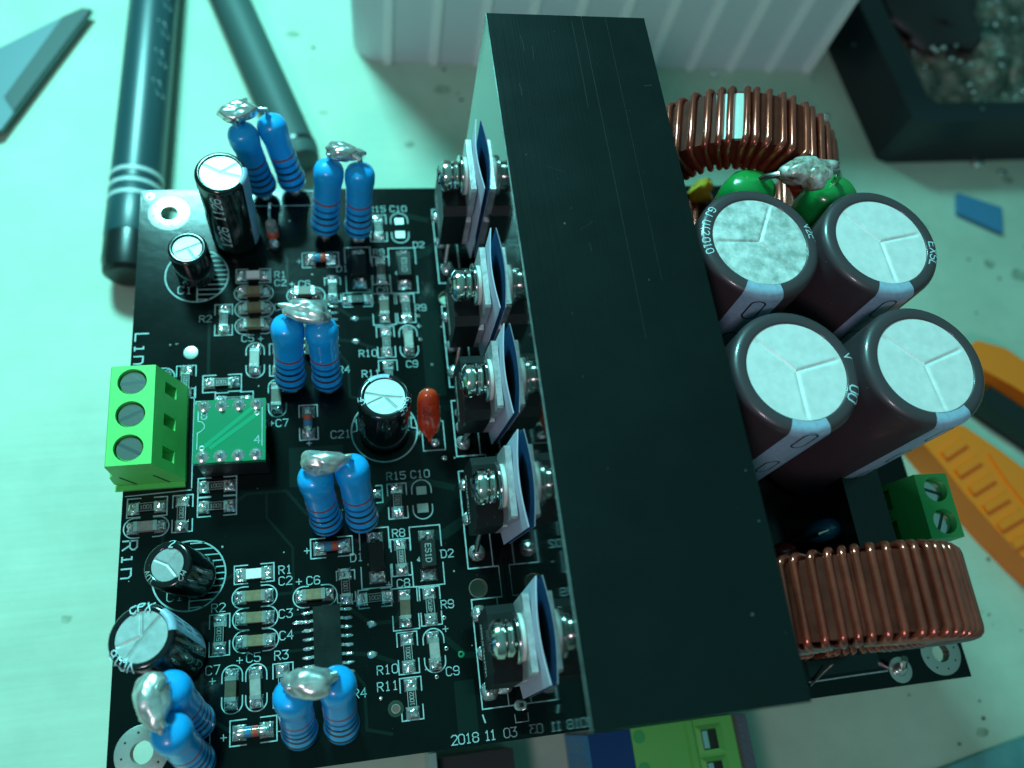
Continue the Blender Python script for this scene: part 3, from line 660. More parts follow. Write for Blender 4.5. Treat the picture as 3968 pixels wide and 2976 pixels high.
o = capacitor('electrolytic_capacitor', 39.8, 48.9, 12.0, 4.05, 'sleeve_black', 3.05, [dg(165), dg(205), dg(-50), dg(-8)], lean=(0, 1.4), stripe=(dg(75), dg(128)), lidm='can_small', label='black capacitor marked C21 beside the orange drop capacitor', groove=.15, deep=.12)
wrap(o, 'GJSE', .85, dg(-32), 'rim'); wrap(o, 'uF', .85, dg(190), 'rim')
wrap(o, '', 1, dg(-150), 'side', 'chip_print', .14, zc=5.5, polys=[[(-y, x) for x, y in st] for st in strokes('2u6MJ', 1.1)])
o = capacitor('electrolytic_capacitor', 8.6, 16.8, 13.4, 4.3, 'sleeve_black', 3.3, [dg(95), dg(48), dg(-122), dg(198)], lean=(-1.7, 1.75), stripe=(dg(5), dg(52)), lidm='can_small', label='fat black capacitor with a blue stripe leaning left over the board edge', groove=.16, deep=.12)
wrap(o, 'CPX', 1.15, dg(95), 'rim'); wrap(o, 'V016', 1.15, dg(-128), 'rim')
for zz in (11.2, 7.5, 3.6): wrap(o, '', 1, dg(28), 'side', 'sleeve_dark_ink', .14, zc=zz, polys=[[(-.45, -.9), (.45, -.9), (.45, .9), (-.45, .9), (-.45, -.9)]], name='printed_mark')

# ---- orange dipped capacitor
m = MB(); v = []; f = []; n = 28
prof = [(0, 0.2), (.28, .3), (.34, .9), (.8, 1.7), (1.5, 2.8), (1.9, 4.6), (1.85, 6.6), (1.8, 8.6), (1.7, 9.8), (1.3, 10.7), (.7, 11.2), (0, 11.35)]
m.lathe(prof, n, T=Matrix.Diagonal((1, .68, 1, 1)))
oc = m.build('drop_capacitor', 'mask_orange', amp, (47.05, 46.3, 0), orient((47, 46.2, 0), (46.6, 51.2, 9)), smooth=60, label='orange drop shaped capacitor beside the C21 capacitor')
m = MB(); P = [(x, z) for st in [[(a, b) for a, b in s] for s in strokes('0 1', 1.0)] for x, z in st]
for t, zc, xo in (('0 1', 8.2, .45), ('100', 7.3, -.55)):
    S_ = [[(-y*.9+xo, x*.9) for x, y in st] for st in strokes(t, .95, 7)]
    def fn(x, y, z, zc=zc):
        zz = zc+y; rr = 1.8
        for (r0, z0), (r1, z1) in zip(prof, prof[1:]):
            if z0 <= zz <= z1: rr = r0+(r1-r0)*(zz-z0)/(z1-z0)
        return (x, -.68*sqrt(max(.05, rr*rr-x*x))-.05-z, zz)
    draw(m, [[(a[0]+(b[0]-a[0])*i/4, a[1]+(b[1]-a[1])*i/4) for a, b in zip(st, st[1:]) for i in range(4)]+[st[-1]] for st in S_], .13, 0, fn=fn)
m.build('printed_letters', 'ink_brown', oc, smooth=0)
MB().blob((47.9, 46.2, .05), (.75, .7, .4), seed=5, flat=0).build('solder_blob', 'solder', amp); MB().blob((46.9, 49.6, .05), (.7, .7, .4), seed=6, flat=0).build('solder_blob', 'solder', amp)

# ---- upright glass diode by the tall capacitor
gd = MB().lathe([(0, 0), (.6, .1), (.95, .6), (1.0, 1.6), (1.0, 2.6), (.9, 3.6), (.45, 4.1), (0, 4.2)], 22).build('glass_diode', 'glass', amp, (22.8, 85.6, 1.6), orient((0, 0, 0), (-.1, .75, 3.2)), label='upright glass diode with an orange band beside the tall capacitor')
MB().lathe([(.4, .5), (1.03, .6), (1.05, 1.2), (1.03, 1.7), (.4, 1.8)], 22).build('colour_band', 'glass_red', gd)
MB().tube([(0, 0, 4.0), (0, 0, 5.2), (.1, .5, 6.2), (.2, 1.6, 6.3), (.3, 3.2, 4.6)], .28, 8).build('lead_wire', 'lead', gd)
MB().blob((22.75, 85.1, .2), (1.0, .9, 1.2), seed=3.3, flat=0, amp=.3).build('solder_blob', 'solder', amp)

# ---- screw terminal at the left edge
def screw(parent, x, y, z, r, ang, name='terminal_screw'):
    m = MB(); m.lathe([(0, -1.2), (r, -1.2), (r, -.12), (r-.12, 0), (0, 0)], 28)
    s = m.build(name, 'steel', parent, (x, y, z), (0, 0, ang))
    MB().box(-r*.97, r*.97, -.26, .26, -.3, .012).build('screw_slot', 'slot_grey', s, smooth=0)
    return s
def term_block(name, n, pitch, prof, matn, loc, rz, scx, scz, sr, cav, label, slope=None):
    """prof: side outline (x, z). screw wells open on top at scx; cavities on +x side"""
    L = n*pitch
    m = MB(); k = len(prof)
    T = Matrix(((1, 0, 0, 0), (0, 0, -1, 0), (0, 1, 0, 0), (0, 0, 0, 1)))
    m.prism(prof, -L/2, L/2, T=T)
    o = m.build(name, matn, amp, loc, (0, 0, rz), label=label)
    cut = MB()
    for i in range(n):
        yy = -L/2+pitch*(i+.5)
        cut.lathe([(0, scz), (sr, scz), (sr, 30), (0, 30)], 32, T=Matrix.Translation((scx, yy, 0)))
        (cx0, cx1, cz0, cz1, cw) = cav
        cut.box(cx0, cx1, yy-cw, yy+cw, cz0, cz1)
    return o, cut, L
def boolean(o, cut):
    c = cut.build('tmp_cut', 'hollow'); c.location = o.location; c.rotation_euler = o.rotation_euler
    bpy.context.view_layer.update()
    md = o.modifiers.new('b', 'BOOLEAN'); md.object = c; md.solver = 'EXACT'; md.operation = 'DIFFERENCE'
    dg_ = bpy.context.evaluated_depsgraph_get(); me = bpy.data.meshes.new_from_object(o.evaluated_get(dg_))
    o.modifiers.clear(); o.data = me; bpy.data.objects.remove(c)
o, cut, L = term_block('screw_terminal', 3, 5.16, [(0, 0), (9.1, 0), (9.1, 1.2), (6.35, 10), (.25, 10), (0, 9.6), (-.05, 5.6), (-.75, 4.4), (-1.0, 1.2), (-.6, .1)], 'terminal_green', (.05, 50.4, .02), 0, 3.15, 8.6, 2.05, (5.6, 12, 4.3, 7.4, .95),
    'light green three way screw terminal block at the left edge of the board')
for yy in (-4.2, 4.2): pass

boolean(o, cut); o.data.materials.clear(); o.data.materials.append(M['terminal_green'])
for p in o.data.polygons: p.material_index = 0; p.use_smooth = False
MB().box(-1.05, 9.0, -8.6, -7.78, 0, .55).build('base_lip', 'terminal_green', o, smooth=0)
for x_, r_ in ((1.3, -.35), (6.0, -.35)):
    MB().box(-.16, .16, -.02, .03, -2.4, 2.0).build('mould_slot', 'hollow', o, (x_, -L/2-.01, 2.6), (0, r_, 0), smooth=0)
for i, a in enumerate((10, 30, -25)): screw(o, 3.15, L/2-5.16*(i+.5), 9.5, 1.85, dg(a-5))
for i in range(3):
    MB().box(5.62, 5.7, -.93, .93, 4.32, 7.38).build('cavity_back', 'hollow', o, (0, L/2-5.16*(i+.5), 0), smooth=0)

# ---- screw terminal at the right edge
o, cut, L = term_block('screw_terminal', 2, 5.08, [(-5.2, 0), (3.2, 0), (2.9, 15), (-2.75, 15), (-5.2, 6)], 'terminal_dark_green', (123.8, 25.35, .02), dg(-2), .35, 12.6, 1.95, (-9, -3.2, 6.9, 9.8, 1.6),
    'dark green two way screw terminal block at the right edge of the board')
boolean(o, cut); o.data.materials.clear(); o.data.materials.append(M['terminal_dark_green'])
for p in o.data.polygons: p.material_index = 0; p.use_smooth = False
for i, a in enumerate((-20, 60)): screw(o, .35, L/2-5.08*(i+.5), 13.8, 1.8, dg(a))
MB().box(-6.5, 0, -8, 9, 0, 12).build('black_relay_case', 'epoxy_clean', amp, (117.2, 27.3, .01), (0, 0, -.02), bevel=.2, label='black rectangular case behind the dark green terminal block')
# printed line on the case
# ---- blue and red dipped capacitors beside it
m = MB(); m.lathe([(0, 0), (1.2, .4), (2.4, 1.8), (2.8, 3.8), (2.3, 5.8), (1.2, 7.0), (0, 7.3)], 26, T=Matrix.Diagonal((1, .7, 1, 1)))
o = m.build('disc_capacitor', 'blue_dip', amp, (109.0, 25.2, 1.2), (.1, .1, .3), smooth=60, label='dark blue disc capacitor between the large capacitors and the front coil')
MB().tube([(-3.0, 0, -1), (-3.1, 0, 4), (-2.6, 0, 5.8), (-1.4, 0, 6.6), (.2, 0, 6.5)], .32, 8).build('lead_wire', 'lead', o)
MB().lathe([(0, 0), (1.6, .3), (2.4, 2), (2.4, 4), (1.6, 5.6), (0, 6)], 24, T=Matrix.Diagonal((1, .7, 1, 1))).build('disc_capacitor', 'red_dip', amp, (101.5, 22.0, 1), (0, 0, .2), smooth=60, label='dark red disc capacitor half hidden by the heatsink edge')

# ---- green adapter board in its socket
ab = MB().box(-5.15, 5.15, -4.95, 4.95, 0, 1.0).build('adapter_board', 'adapter_green', amp, (16.75, 47.75, 7.0), (0, 0, -.012), bevel=.04, label='small bright green adapter board beside the left screw terminal')
MB().box(-4.9, 4.9, -4.7, -2.4, .3, 6.95).box(-4.9, 4.9, 2.4, 4.7, .3, 6.95).box(-4.9, -3.2, -2.3, 2.3, 2, 5).build('chip_socket', 'epoxy', amp, (16.75, 47.75, 0), label='black socket under the green adapter board')
m = MB(); draw(m, [[(-4.6, 3.2), (-4.6, 1.75)]+arc(-4.6, .75, .95, 90, -90, 14)[0:0]+[(-4.6, 1.75)]], .13, 1.015)
draw(m, [[(-4.55, 2.9), (-4.55, 1.6), (-4.0, 1.5), (-3.65, 1.0), (-3.65, .5), (-4.1, 0), (-4.6, -.25), (-4.6, -2.8)]], .13, 1.015)
draw(m, [[(4.65, 3.4), (4.65, -2.7)], [(-4.95, 4.4), (-4.95, 4.8), (-4.3, 4.8)]], .13, 1.015)
text(m, '8', -3.75, 2.5, 1.15, .15, 0, 1.015); text(m, '4', 3.95, -1.7, 1.15, .15, 0, 1.015); m.build('silkscreen_print', 'silk', ab, smooth=0)
m = MB()
for (x0, y0, x1, y1) in ((-3.6, -2.5, 3.1, 3.3), (-2.6, -2.6, 3.8, 2.3)): draw(m, [[(x0, y0), (x1, y1)]], .62, 1.02)
m.build('copper_trace', 'adapter_trace', ab, smooth=0)
for q in (-1, 1):
    for i in range(4):
        m = MB(); m.lathe([(.95, 0), (.8, .12), (.45, .25), (.35, .6), (.33, 1.0), (.2, 1.15), (0, 1.15)], 16); m.build('header_pin', 'solder', ab, (-3.81+2.54*i, q*4.0, 1.0))
for (x, y) in ((3.9, 2.5), (-3.9, -2.7)): MB().lathe([(.18, .02), (.32, .06), (.45, .01)], 14).build('small_via', 'pad_tin', ab, (x, y, 1.0))

# ---- heatsink block
HX0, HX1, HH = 56.9, 81.0, 41.2
m = MB()
v = [(HX0, .7, .15), (HX1, .7, .15), (HX1, 97.1, .15), (HX0, 97.1, .15), (HX0, .9, HH), (HX1, .9, HH), (HX1, 97.1, HH), (HX0, 97.1, HH)]
hs = MB(); hs.add(v, [(0, 3, 2, 1)], 1); hs.add(v, [(4, 5, 6, 7)], 1); hs.add(v, [(0, 1, 5, 4)], 1); hs.add(v, [(1, 2, 6, 5)], 1); hs.add(v, [(2, 3, 7, 6)], 1); hs.add(v, [(3, 0, 4, 7)], 0)
me = hs
def weld_build(mb, name, mats, **k):
    # merge duplicate corners first so that the bevel finds shared edges
    idx = {}; nv = []; mp = []
    for p in mb.v:
        q = tuple(round(c, 4) for c in p)
        if q not in idx: idx[q] = len(nv); nv.append(p)
        mp.append(idx[q])
    mb.v = nv; mb.f = [[mp[i] for i in f] for f in mb.f]; return mb.build(name, mats, **k)
weld_build(hs, 'heatsink', ['anodised_face', 'anodised_top'], parent=amp, bevel=.16, seg=2, smooth=25, label='long black anodised aluminium heatsink block standing across the board')

m = MB(); m.box(HX0-.05, HX0+.09, .9, 97.1, HH-.08, HH+.05); m.build('edge_highlight', 'edge_highlight', bpy.data.objects['heatsink'], smooth=0)  # thin bare metal strip whose pale colour stands in for the edge highlight
m = MB()
for (xa, ya, xb, yb, wd) in ((71.2, 97, 71.0, 44, .06), (74.9, 97, 74.7, 52, .05), (69.6, 96, 69.5, 80, .05), (65.2, 60, 67.0, 61.2, .05), (62, 70, 64.6, 69.0, .04), (61.5, 93, 61.7, 90, .05), (63.0, 91, 62.8, 88.5, .05), (60.2, 84, 60.3, 82, .05), (78.5, 84.0, 79.6, 84.2, .12), (66, 58, 66.1, 56.6, .06)):
    draw(m, [[(xa, ya), ((xa+xb)/2+.08, (ya+yb)/2), (xb, yb)]], wd, HH+.01)
m.build('hairline_scratches', 'hairline', bpy.data.objects['heatsink'], smooth=0)
# ---- power transistors bolted to the heatsink
def transistor(yc, tilt, wide, seed, label, lean=0):
    base = Vector((0, yc, 0))
    m = MB(); w_ = 5.0+wide
    pr = [(-w_, 7.6), (-w_+.25, 7.3), (w_-.25, 7.3), (w_, 7.6), (w_, 16.2), (w_-1.3, 17.2), (-w_+1.3, 17.2), (-w_, 16.2)]
    m.prism(pr, 51.35, 55.2, T=Matrix(((0, 0, 1, 0), (1, 0, 0, 0), (0, 1, 0, 0), (0, 0, 0, 1))))
    rot = (tilt, 0, 0)
    # turn about the screw axis
    ax = Matrix.Translation((-.3, yc, 20.2)) @ Matrix.Rotation(tilt, 4, 'X') @ Matrix.Rotation(lean, 4, 'Z') @ Matrix.Translation((0, 0, -20.2))
    def put(mb, name, mt, parent, **k):
        mb.v = [tuple(ax @ Vector(p)) for p in mb.v]; return mb.build(name, mt, parent, **k)
    b = put(m, 'power_transistor', 'epoxy', amp, bevel=.12, label=label)
    m = MB(); m.prism([(-w_, 7.6), (w_, 7.6), (w_, 14.5), (w_-.7, 14.9), (w_-.7, 16.3), (w_, 16.7), (w_, 22.9), (w_-.3, 23.3), (-w_+.3, 23.3), (-w_, 22.9), (-w_, 16.7), (-w_+.7, 16.3), (-w_+.7, 14.9), (-w_, 14.5)], 55.23, 56.1,
        T=Matrix(((0, 0, 1, 0), (1, 0, 0, 0), (0, 1, 0, 0), (0, 0, 0, 1))))
    put(m, 'metal_tab', 'tab_tin', b)
    m = MB()
    random.seed(seed)
    for r_ in range(2):
        for i in range(16):
            z0 = 9.0+r_*.9; yy = -3.4+i*.45; h1 = random.uniform(.2, .6)
            m.box(51.31, 51.36, yy, yy+.12, z0, z0+h1)
            if random.random() < .6: m.box(51.31, 51.36, yy, yy+.3, z0+h1*.5, z0+h1*.5+.1)
    put(m, 'etched_marking', 'chip_print', b, smooth=0)
    Rx = Matrix.Translation((0, 0, 20.2)) @ Matrix.Rotation(-pi/2, 4, 'Y')      # local z -> -x
    def axial(prof, n=32): return MB().lathe([(r, -x) for r, x in prof], n, T=Rx)
    put(axial([(0, 55.2), (2.9, 55.2), (3.0, 55.1), (3.0, 54.65), (2.9, 54.5), (0, 54.5)]), 'insulating_bush', 'bush_white', b)
    put(axial([(0, 54.5), (3.3, 54.5), (3.35, 54.4), (3.35, 54.1), (3.25, 54.0), (0, 54.0)]), 'flat_washer', 'steel', b)
    hx = [(2.55+.16*sin(2*pi*.5), 0)]
    m = MB(); pts = []
    for i in range(61):
        a = 2*pi*i/60*1.9; pts.append((53.62-.62*i/60, 2.1*cos(a), 2.1*sin(a)))
    m.tube(pts, .36, 10); m.v = [(x, y, z+20.2) for x, y, z in m.v]; put(m, 'spring_washer', 'steel', b)
    head = axial([(0, 52.75), (2.3, 52.72), (2.55, 52.5), (2.58, 52.0), (2.45, 51.5), (1.9, 51.05), (1.1, 50.75), (.0, 50.65)])
    h_ = put(head, 'screw_head', 'steel', b)
    m = MB(); m.box(50.55, 51.4, -1.3, 1.3, 19.92, 20.48); m.box(50.55, 51.4, -.28, .28, 18.9, 19.9).box(50.55, 51.4, -.28, .28, 20.5, 21.5)
    put(m, 'cross_recess', 'brown_black', b, smooth=0)
    # leads to the pads
    for dy, py in zip((-2.54, 0, 2.54), wide_pads[yc]):
        MB().tube([(53.2, yc+dy, 7.6), (53.1, yc+dy, 5.5), (52.5, py, 2.6), (52.3, py, .6)], .42, 8).build('lead', 'lead', b)
    ax = Matrix.Translation((.3, 0, 0)) @ ax
    # bowed thermal pad, pale in front and blue behind
    def sheet(x0, nm, mt, th, y0, y1, z0, z1, bow, parent):
        m = MB(); N = 14; K = 6; vs = []; fs = []
        for j in range(K+1):
            for i in range(N+1):
                y = y0+(y1-y0)*i/N; z = z0+(z1-z0)*j/K; xx = x0-bow*sin(pi*i/N)
                vs.append((xx, y, z))
        n_ = len(vs); vs += [(x+th, y, z) for x, y, z in vs]
        for j in range(K):
            for i in range(N):
                a = j*(N+1)+i; fs.append((a, a+N+1, a+N+2, a+1)); fs.append((a+n_, a+1+n_, a+N+2+n_, a+N+1+n_))
        rim = [i for i in range(N+1)]+[j*(N+1)+N for j in range(1, K+1)]+[K*(N+1)+i for i in range(N-1, -1, -1)]+[j*(N+1) for j in range(K-1, 0, -1)]
        for a, b_ in zip(rim, rim[1:]+rim[:1]): fs.append((a, b_, b_+n_, a+n_))
        m.add(vs, fs); m.m = [1 if (i < 2*K*N and i % 2) else 0 for i in range(len(fs))]; return m
    put(sheet(56.42, 'thermal_pad', 'pad_front', .16, -6.6, 6.4, 5.6, 26.2, .6, b), 'thermal_pad', ['pad_front', 'pad_back'], b, smooth=60)
    return b
wide_pads = {12.5: (7.1, 12.4, 18.2), 32.6: (27.5, 33.0, 38.6), 48.5: (45.8, 48.6, 51.2), 64.2: (58.7, 63.7, 69.3), 84.4: (79.1, 84.7, 90.2)}
transistor(12.5, -.04, .0, 1, 'black power transistor nearest the front edge, bolted to the heatsink')
transistor(32.6, .10, .0, 2, 'black power transistor second from the front edge, bolted to the heatsink')
transistor(48.5, .12, .0, 3, 'black power transistor in the middle of the heatsink row')
transistor(64.2, .06, .0, 4, 'black power transistor second from the far edge, bolted to the heatsink')
transistor(84.4, .02, .0, 5, 'black power transistor nearest the far edge, bolted to the heatsink')

# ---- toroidal coils
def toroid(x, y0, y1, R, r, rz, n, wr, label, tape=None, a0=0):
    yc = (y0+y1)/2; hw = (y1-y0)/2-wr; Ro, Ri = R-2*wr, r+2*wr; zc = R+.8
    cr = MB(); pf = []
    for (rr, yy) in ((Ri, -hw), (Ro, -hw), (Ro, hw), (Ri, hw), (Ri, -hw)): pf.append((rr, yy))
    cr.lathe(pf, 72)
    core = weld_build(cr, 'toroid_coil', 'core_brown', parent=amp, loc=(x, yc, zc), rot=(pi/2, 0, rz), bevel=.9, seg=3, smooth=50, label=label)
    # one helical winding over the rectangular section; local frame: ring axis z
    m = MB(); pts = []; rc = 1.0
    Ao, Ai, Hh = Ro+wr+.05, Ri-wr-.05, hw+wr+.05
    sec = []
    def corner(cx, cz, s0):
        for a in (0, 30, 60, 90): sec.append((cx+rc*cos(radians(s0+a)), cz+rc*sin(radians(s0+a))))
    corner(Ao-rc, Hh-rc, 0); corner(Ai+rc, Hh-rc, 90); corner(Ai+rc, -Hh+rc, 180); corner(Ao-rc, -Hh+rc, 270)
    sec.insert(0, (Ao, 0)); ks = len(sec)
    rnd = random.Random(int(x)); off = 0
    for t in range(n):
        off_n = rnd.uniform(-.25, .25)
        for i, (rr, zz) in enumerate(sec):
            u = (t+i/ks+off*(1-i/ks)+off_n*(i/ks))/n; a = a0+2*pi*.965*u
            pts.append((rr*cos(a), rr*sin(a), zz))
        off = off_n
    m.tube(pts, wr, 10); m.build('copper_winding', 'copper', core, smooth=60)
    if tape:
        MB().lathe([(Ro+.05, -hw+.4), (Ro+.05, hw-.4)], 10, a0=dg(tape[0]), a1=dg(tape[1])).build('tape_patch', 'tape_white', core)
    return core
t1 = toroid(100.6, 77.6, 88.6, 18.0, 10.6, -.24, 52, .56, 'copper wound toroid coil standing at the far right of the board', tape=(103, 118), a0=-1.45)
t2 = toroid(102.1, 6.2, 17.5, 16.5, 8.6, -.04, 50, .58, 'copper wound toroid coil standing at the near right of the board', a0=-1.45)
m = MB(); m.blob((0, 0, 0), (2.6, 1.6, 2.8), seed=2, amp=.5, n=24); m.build('glue_drop', 'core_yellow', amp, (100.6, 88.6, 9.5))
m = MB(); m.blob((0, 0, 0), (2.2, 1.3, 1.6), seed=3, amp=.5, n=24); m.build('glue_drop', 'core_yellow', amp, (98.5, 5.2, 2.5))
MB().tube([(103.0, 2.4, .15), (110, 2.5, .12), (116.9, 2.55, .2)], .13, 6).build('wire_link', 'silk', amp)
MB().tube([(102.9, 1.9, .5), (105, 3.3, .9), (107, 4.6, 1.6)], .16, 6).build('wire_link', 'lead', amp)
MB().tube([(119.3, 2.4, -.5), (119.0, 2.9, 1.5), (118.4, 4.0, 3.2)], .55, 8).build('coil_lead', 'lead', amp)
MB().blob((0, 0, 0), (1.3, 1.0, .8), seed=7, amp=.2, flat=0).build('solder_blob', 'solder', amp, (119.2, 2.5, .1))

# ---- two green dipped parts joined by solder behind the large capacitors
for (x, y, rz, lb) in ((96.9, 74.6, .05, 'left green dipped component behind the large capacitors'), (110.4, 73.6, -.1, 'right green dipped component behind the large capacitors')):
    m = MB(); m.lathe([(0, .5), (3.2, .8), (4.2, 2.5), (4.3, 6), (4.2, 26), (4.35, 29.5), (4.0, 31.6), (3.0, 32.6), (1.5, 32.9), (.6, 33.3), (0, 33.4)], 32, T=Matrix.Diagonal((1, .82, 1, 1)))
    m.build('dipped_component', 'film_green', amp, (x, y-1.2, 0), (0, 0, rz), smooth=60, label=lb)
MB().tube([(97.6, 73.6, 33.0), (98.2, 73.4, 34.2), (99.6, 72.8, 35.6), (101.5, 72.8, 36.4)], .5, 10).build('joining_lead', 'lead', amp)
MB().tube([(109.8, 73.0, 33.0), (109.8, 73.0, 34.6), (108.6, 72.8, 36.2), (106, 72.4, 36.4)], .5, 10).build('joining_lead', 'lead', amp)
m = MB(); m.blob((0, 0, 0), (4.1, 2.2, 2.2), seed=5.5, amp=.3, n=48, freq=.9); m.blob((.7, -1.3, .2), (2.1, 1.9, 2.0), seed=8, amp=.25, n=32, freq=1.0); m.tube([(2.5, .6, .2), (4.6, 1.0, .2), (5.6, 1.2, .5)], [1.2, .8, .2], 12)
m.build('solder_joint_blob', 'flux_solder', amp, (103.4, 72.6, 36.3), (0, 0, .02), smooth=70, label='large rough solder lump with brown flux joining the green dipped components')
MB().box(100.5, 106.5, 68.5, 73.5, .1, 24).build('dark_block', 'epoxy_clean', amp, bevel=.4)

# ================================================================== THINGS ON THE TABLE (z = -40)
TZ = -40
# relay module standing on its edge under the near edge of the amplifier
mod = empty('relay_module', 'relay module with a lime green terminal block below the near end of the heatsink', 'relay module', (84, -12, TZ))
def mp_(mb, name, mt, par=None, **k):
    if par is None:
        mb.v = [(x-84, y+12, z-TZ) for x, y, z in mb.v]; return mb.build(name, mt, mod, **k)
    mb.v = [(x-84, y+12, z-TZ) for x, y, z in mb.v]; return mb.build(name, mt, par, **k)
mp_(MB().box(97.6, 98.1, -40, -1.2, -40, -20.0), 'circuit_panel', 'board_edge', smooth=0)
mp_(MB().box(98.15, 100.4, -40, -1.4, -40, -20.4), 'foam_strip', 'foam_grey', smooth=0)
tb = mp_(MB().prism([(78.9, -40), (97.5, -40), (97.5, -20), (90.2, -20), (89.8, -19.4), (88.8, -19.4), (88.5, -20.0), (81.4, -20.0), (78.9, -20.4)], 0, 27, T=Matrix(((1, 0, 0, 0), (0, 0, -1, -1.3), (0, 1, 0, 0), (0, 0, 0, 1)))), 'terminal_block', 'lime_green', bevel=.15)
for i in range(5):
    yy = -4.7-5.1*i
    q = mp_(MB().box(90.9, 94.3, yy-1.9, yy+1.9, -19.98, -19.9), 'wire_opening', 'hollow', tb, smooth=0)
    m = MB(); a, b = (90.6, 94.9, yy-2.2, yy+2.2), (91.3, 93.9, yy-1.6, yy+1.6)
    va = [(90.4, yy-2.3, -19.95), (95.2, yy-2.3, -19.95), (95.2, yy+2.3, -19.95), (90.4, yy+2.3, -19.95), (91.2, yy-1.6, -19.6), (94.0, yy-1.6, -19.6), (94.0, yy+1.6, -19.6), (91.2, yy+1.6, -19.6)]
    m.add([(x, y, z-.0) for x, y, z in va], [(0, 1, 5, 4), (1, 2, 6, 5), (2, 3, 7, 6), (3, 0, 4, 7)]); mp_(m, 'opening_rim', 'lime_green', tb, smooth=0)
    mp_(MB().box(91.4, 92.4, yy-1.4, yy+1.4, -19.9, -19.7), 'contact_plate', 'lead', tb, smooth=0)
    m = MB(); m.lathe([(0, 0), (1.05, 0)], 24, T=Matrix.Translation((80.2, yy+1.9, -20.12)) @ Matrix.Rotation(-.16, 4, 'Y')); mp_(m, 'screw_hole', 'terminal_dark_green', tb, smooth=0)
rl = mp_(MB().box(71.4, 78.85, -24, -1.3, -39.8, -20.5), 'relay', 'relay_blue', bevel=.25)
mp_(MB().box(71.3, 71.37, -23.8, -1.5, -39.6, -20.8), 'relay_lit_face', 'relay_lit_face', rl, smooth=0)  # thin plate over the printed side, painted paler as if lit
m = MB()
for t, yy in (('10A 250VAC', -3.6), ('10A 250VAC', -6.0), ('10A 30VDC', -8.4)):
    draw(m, strokes(t, 1.25, 5.4), .15, 0, fn=lambda x, y, z, yy=yy: (71.26-z, yy+y, -31.5+x*1.35))
draw(m, [[(0, -4.9), (1.6, -6.6), (-1.6, -6.6), (0, -4.9)]], .16, 0, fn=lambda x, y, z: (71.24-z, y-.2, -24.0+x))
mp_(m, 'printed_letters', 'silk', rl, smooth=0)
MB().box(0, 13, 0, 24, 0, 12).build('black_plastic_block', 'brown_black', loc=(46.3, -26, TZ), bevel=.5, label='dark brown plastic block on the table left of the blue relay', cat='block')
MB().box(0, 1.2, 0, 26, 0, 15).build('clear_plastic_strip', 'clear_strip', loc=(44.4, -27, TZ), bevel=.2, label='pale plastic strip on edge beside the dark block', cat='plastic strip')

# marker pen at the left, under the board corner
def thing(name, lb, cat, loc, rz): o = empty(name, lb, cat, loc); o.rotation_euler = (0, 0, rz); return o
p0 = Vector((-11.2, 100.2, TZ+5.8)); p1 = Vector((-9.0, 190, TZ+5.8)); an = atan2(p1.y-p0.y, p1.x-p0.x)
pen = thing('marker_pen', 'thick dark teal marker pen with white rings, beside the far left board corner', 'pen', (p0.x, p0.y, p0.z), an)
X = Matrix.Rotation(pi/2, 4, 'Y')
XP = X @ Matrix.Diagonal((1.12, 1.12, 1, 1))
MB().lathe([(4.9, 22), (5.0, 22.6), (5.0, 130), (4.6, 134), (0, 134)], 40, T=XP).build('barrel', 'pen_dark', pen)
MB().lathe([(0, -.5), (3.6, -.5), (4.6, .3), (5.0, 3), (5.0, 8.6)], 40, T=XP).build('end_cap', 'pen_black', pen)
MB().lathe([(5.0, 8.6), (5.1, 9), (5.1, 21.6), (4.9, 22)], 40, T=XP).build('cap_sleeve', 'pen_dark', pen)
for z in (17.5, 20.6, 23.7): MB().lathe([(5.0, z), (5.14, z+.1), (5.14, z+1.1), (5.0, z+1.2)], 40, T=XP).build('white_ring', 'pen_print', pen)
m = MB(); rr = 5.63
def onpen(x, y, z): a = dg(-30)+y/rr; return (x, -rr*cos(a)-z if 0 else rr*sin(a)*1, 0)
for i in range(9):
    z0 = 46+i*9.2; a = dg(42)
    vs = []; 
    for (u, v_) in ((0, 0), (4.2, 1.6), (4.2, 3.4), (0, 1.8)):
        aa = a-v_/rr; vs.append((z0+u, -rr*1.004*sin(aa+.35), rr*1.004*cos(aa+.35)))
    m.add(vs, [(0, 1, 2, 3)])
m.build('printed_letters', 'pen_print', pen, smooth=0)
# slim pen
p0 = Vector((25.8, 131.0, TZ+4.2)); p1 = Vector((7.3, 188, TZ+4.2)); an = atan2(p1.y-p0.y, p1.x-p0.x)
pen = thing('slim_rod', 'dark slate plastic pen lying between the marker pen and the ribbed box', 'pen', tuple(p0), an)
MB().lathe([(0, -1.0), (2.6, -.8), (4.2, .4), (4.8, 2.5), (4.8, 100), (4.2, 110), (0, 111)], 32, T=X).build('barrel', 'pen_slate', pen)
MB().lathe([(4.8, 3.5), (4.95, 3.7), (4.95, 4.7), (4.8, 4.9)], 32, T=X).build('end_ring', 'pen_black', pen)
# knife
kn = thing('knife', 'steel knife blade with its point towards the marker pen at the far left', 'knife', (-39.5, 148.2, TZ+1.5), 0)
def poly(pts, z0, z1): return MB().prism([(x+41, y-150) for x, y in pts], z0, z1)
poly([(-85, 124), (-43.1, 143.7), (-41.0, 148.6), (-26.3, 181.6), (-28.6, 182.0), (-32.9, 178.9), (-45.7, 168.5), (-85, 146)], 0, 1.2).build('blade', 'knife_steel', kn, bevel=.2)
poly([(-43.4, 153.0), (-40.95, 148.8), (-26.5, 181.4), (-28.4, 181.7), (-32.7, 178.6)], 1.22, 1.5).build('blade_edge', 'knife_bevel', kn, bevel=.1)
poly([(-130, 110), (-84, 126), (-84, 144), (-130, 132)], -1.2, 6).build('handle', 'pen_black', kn, bevel=.8)
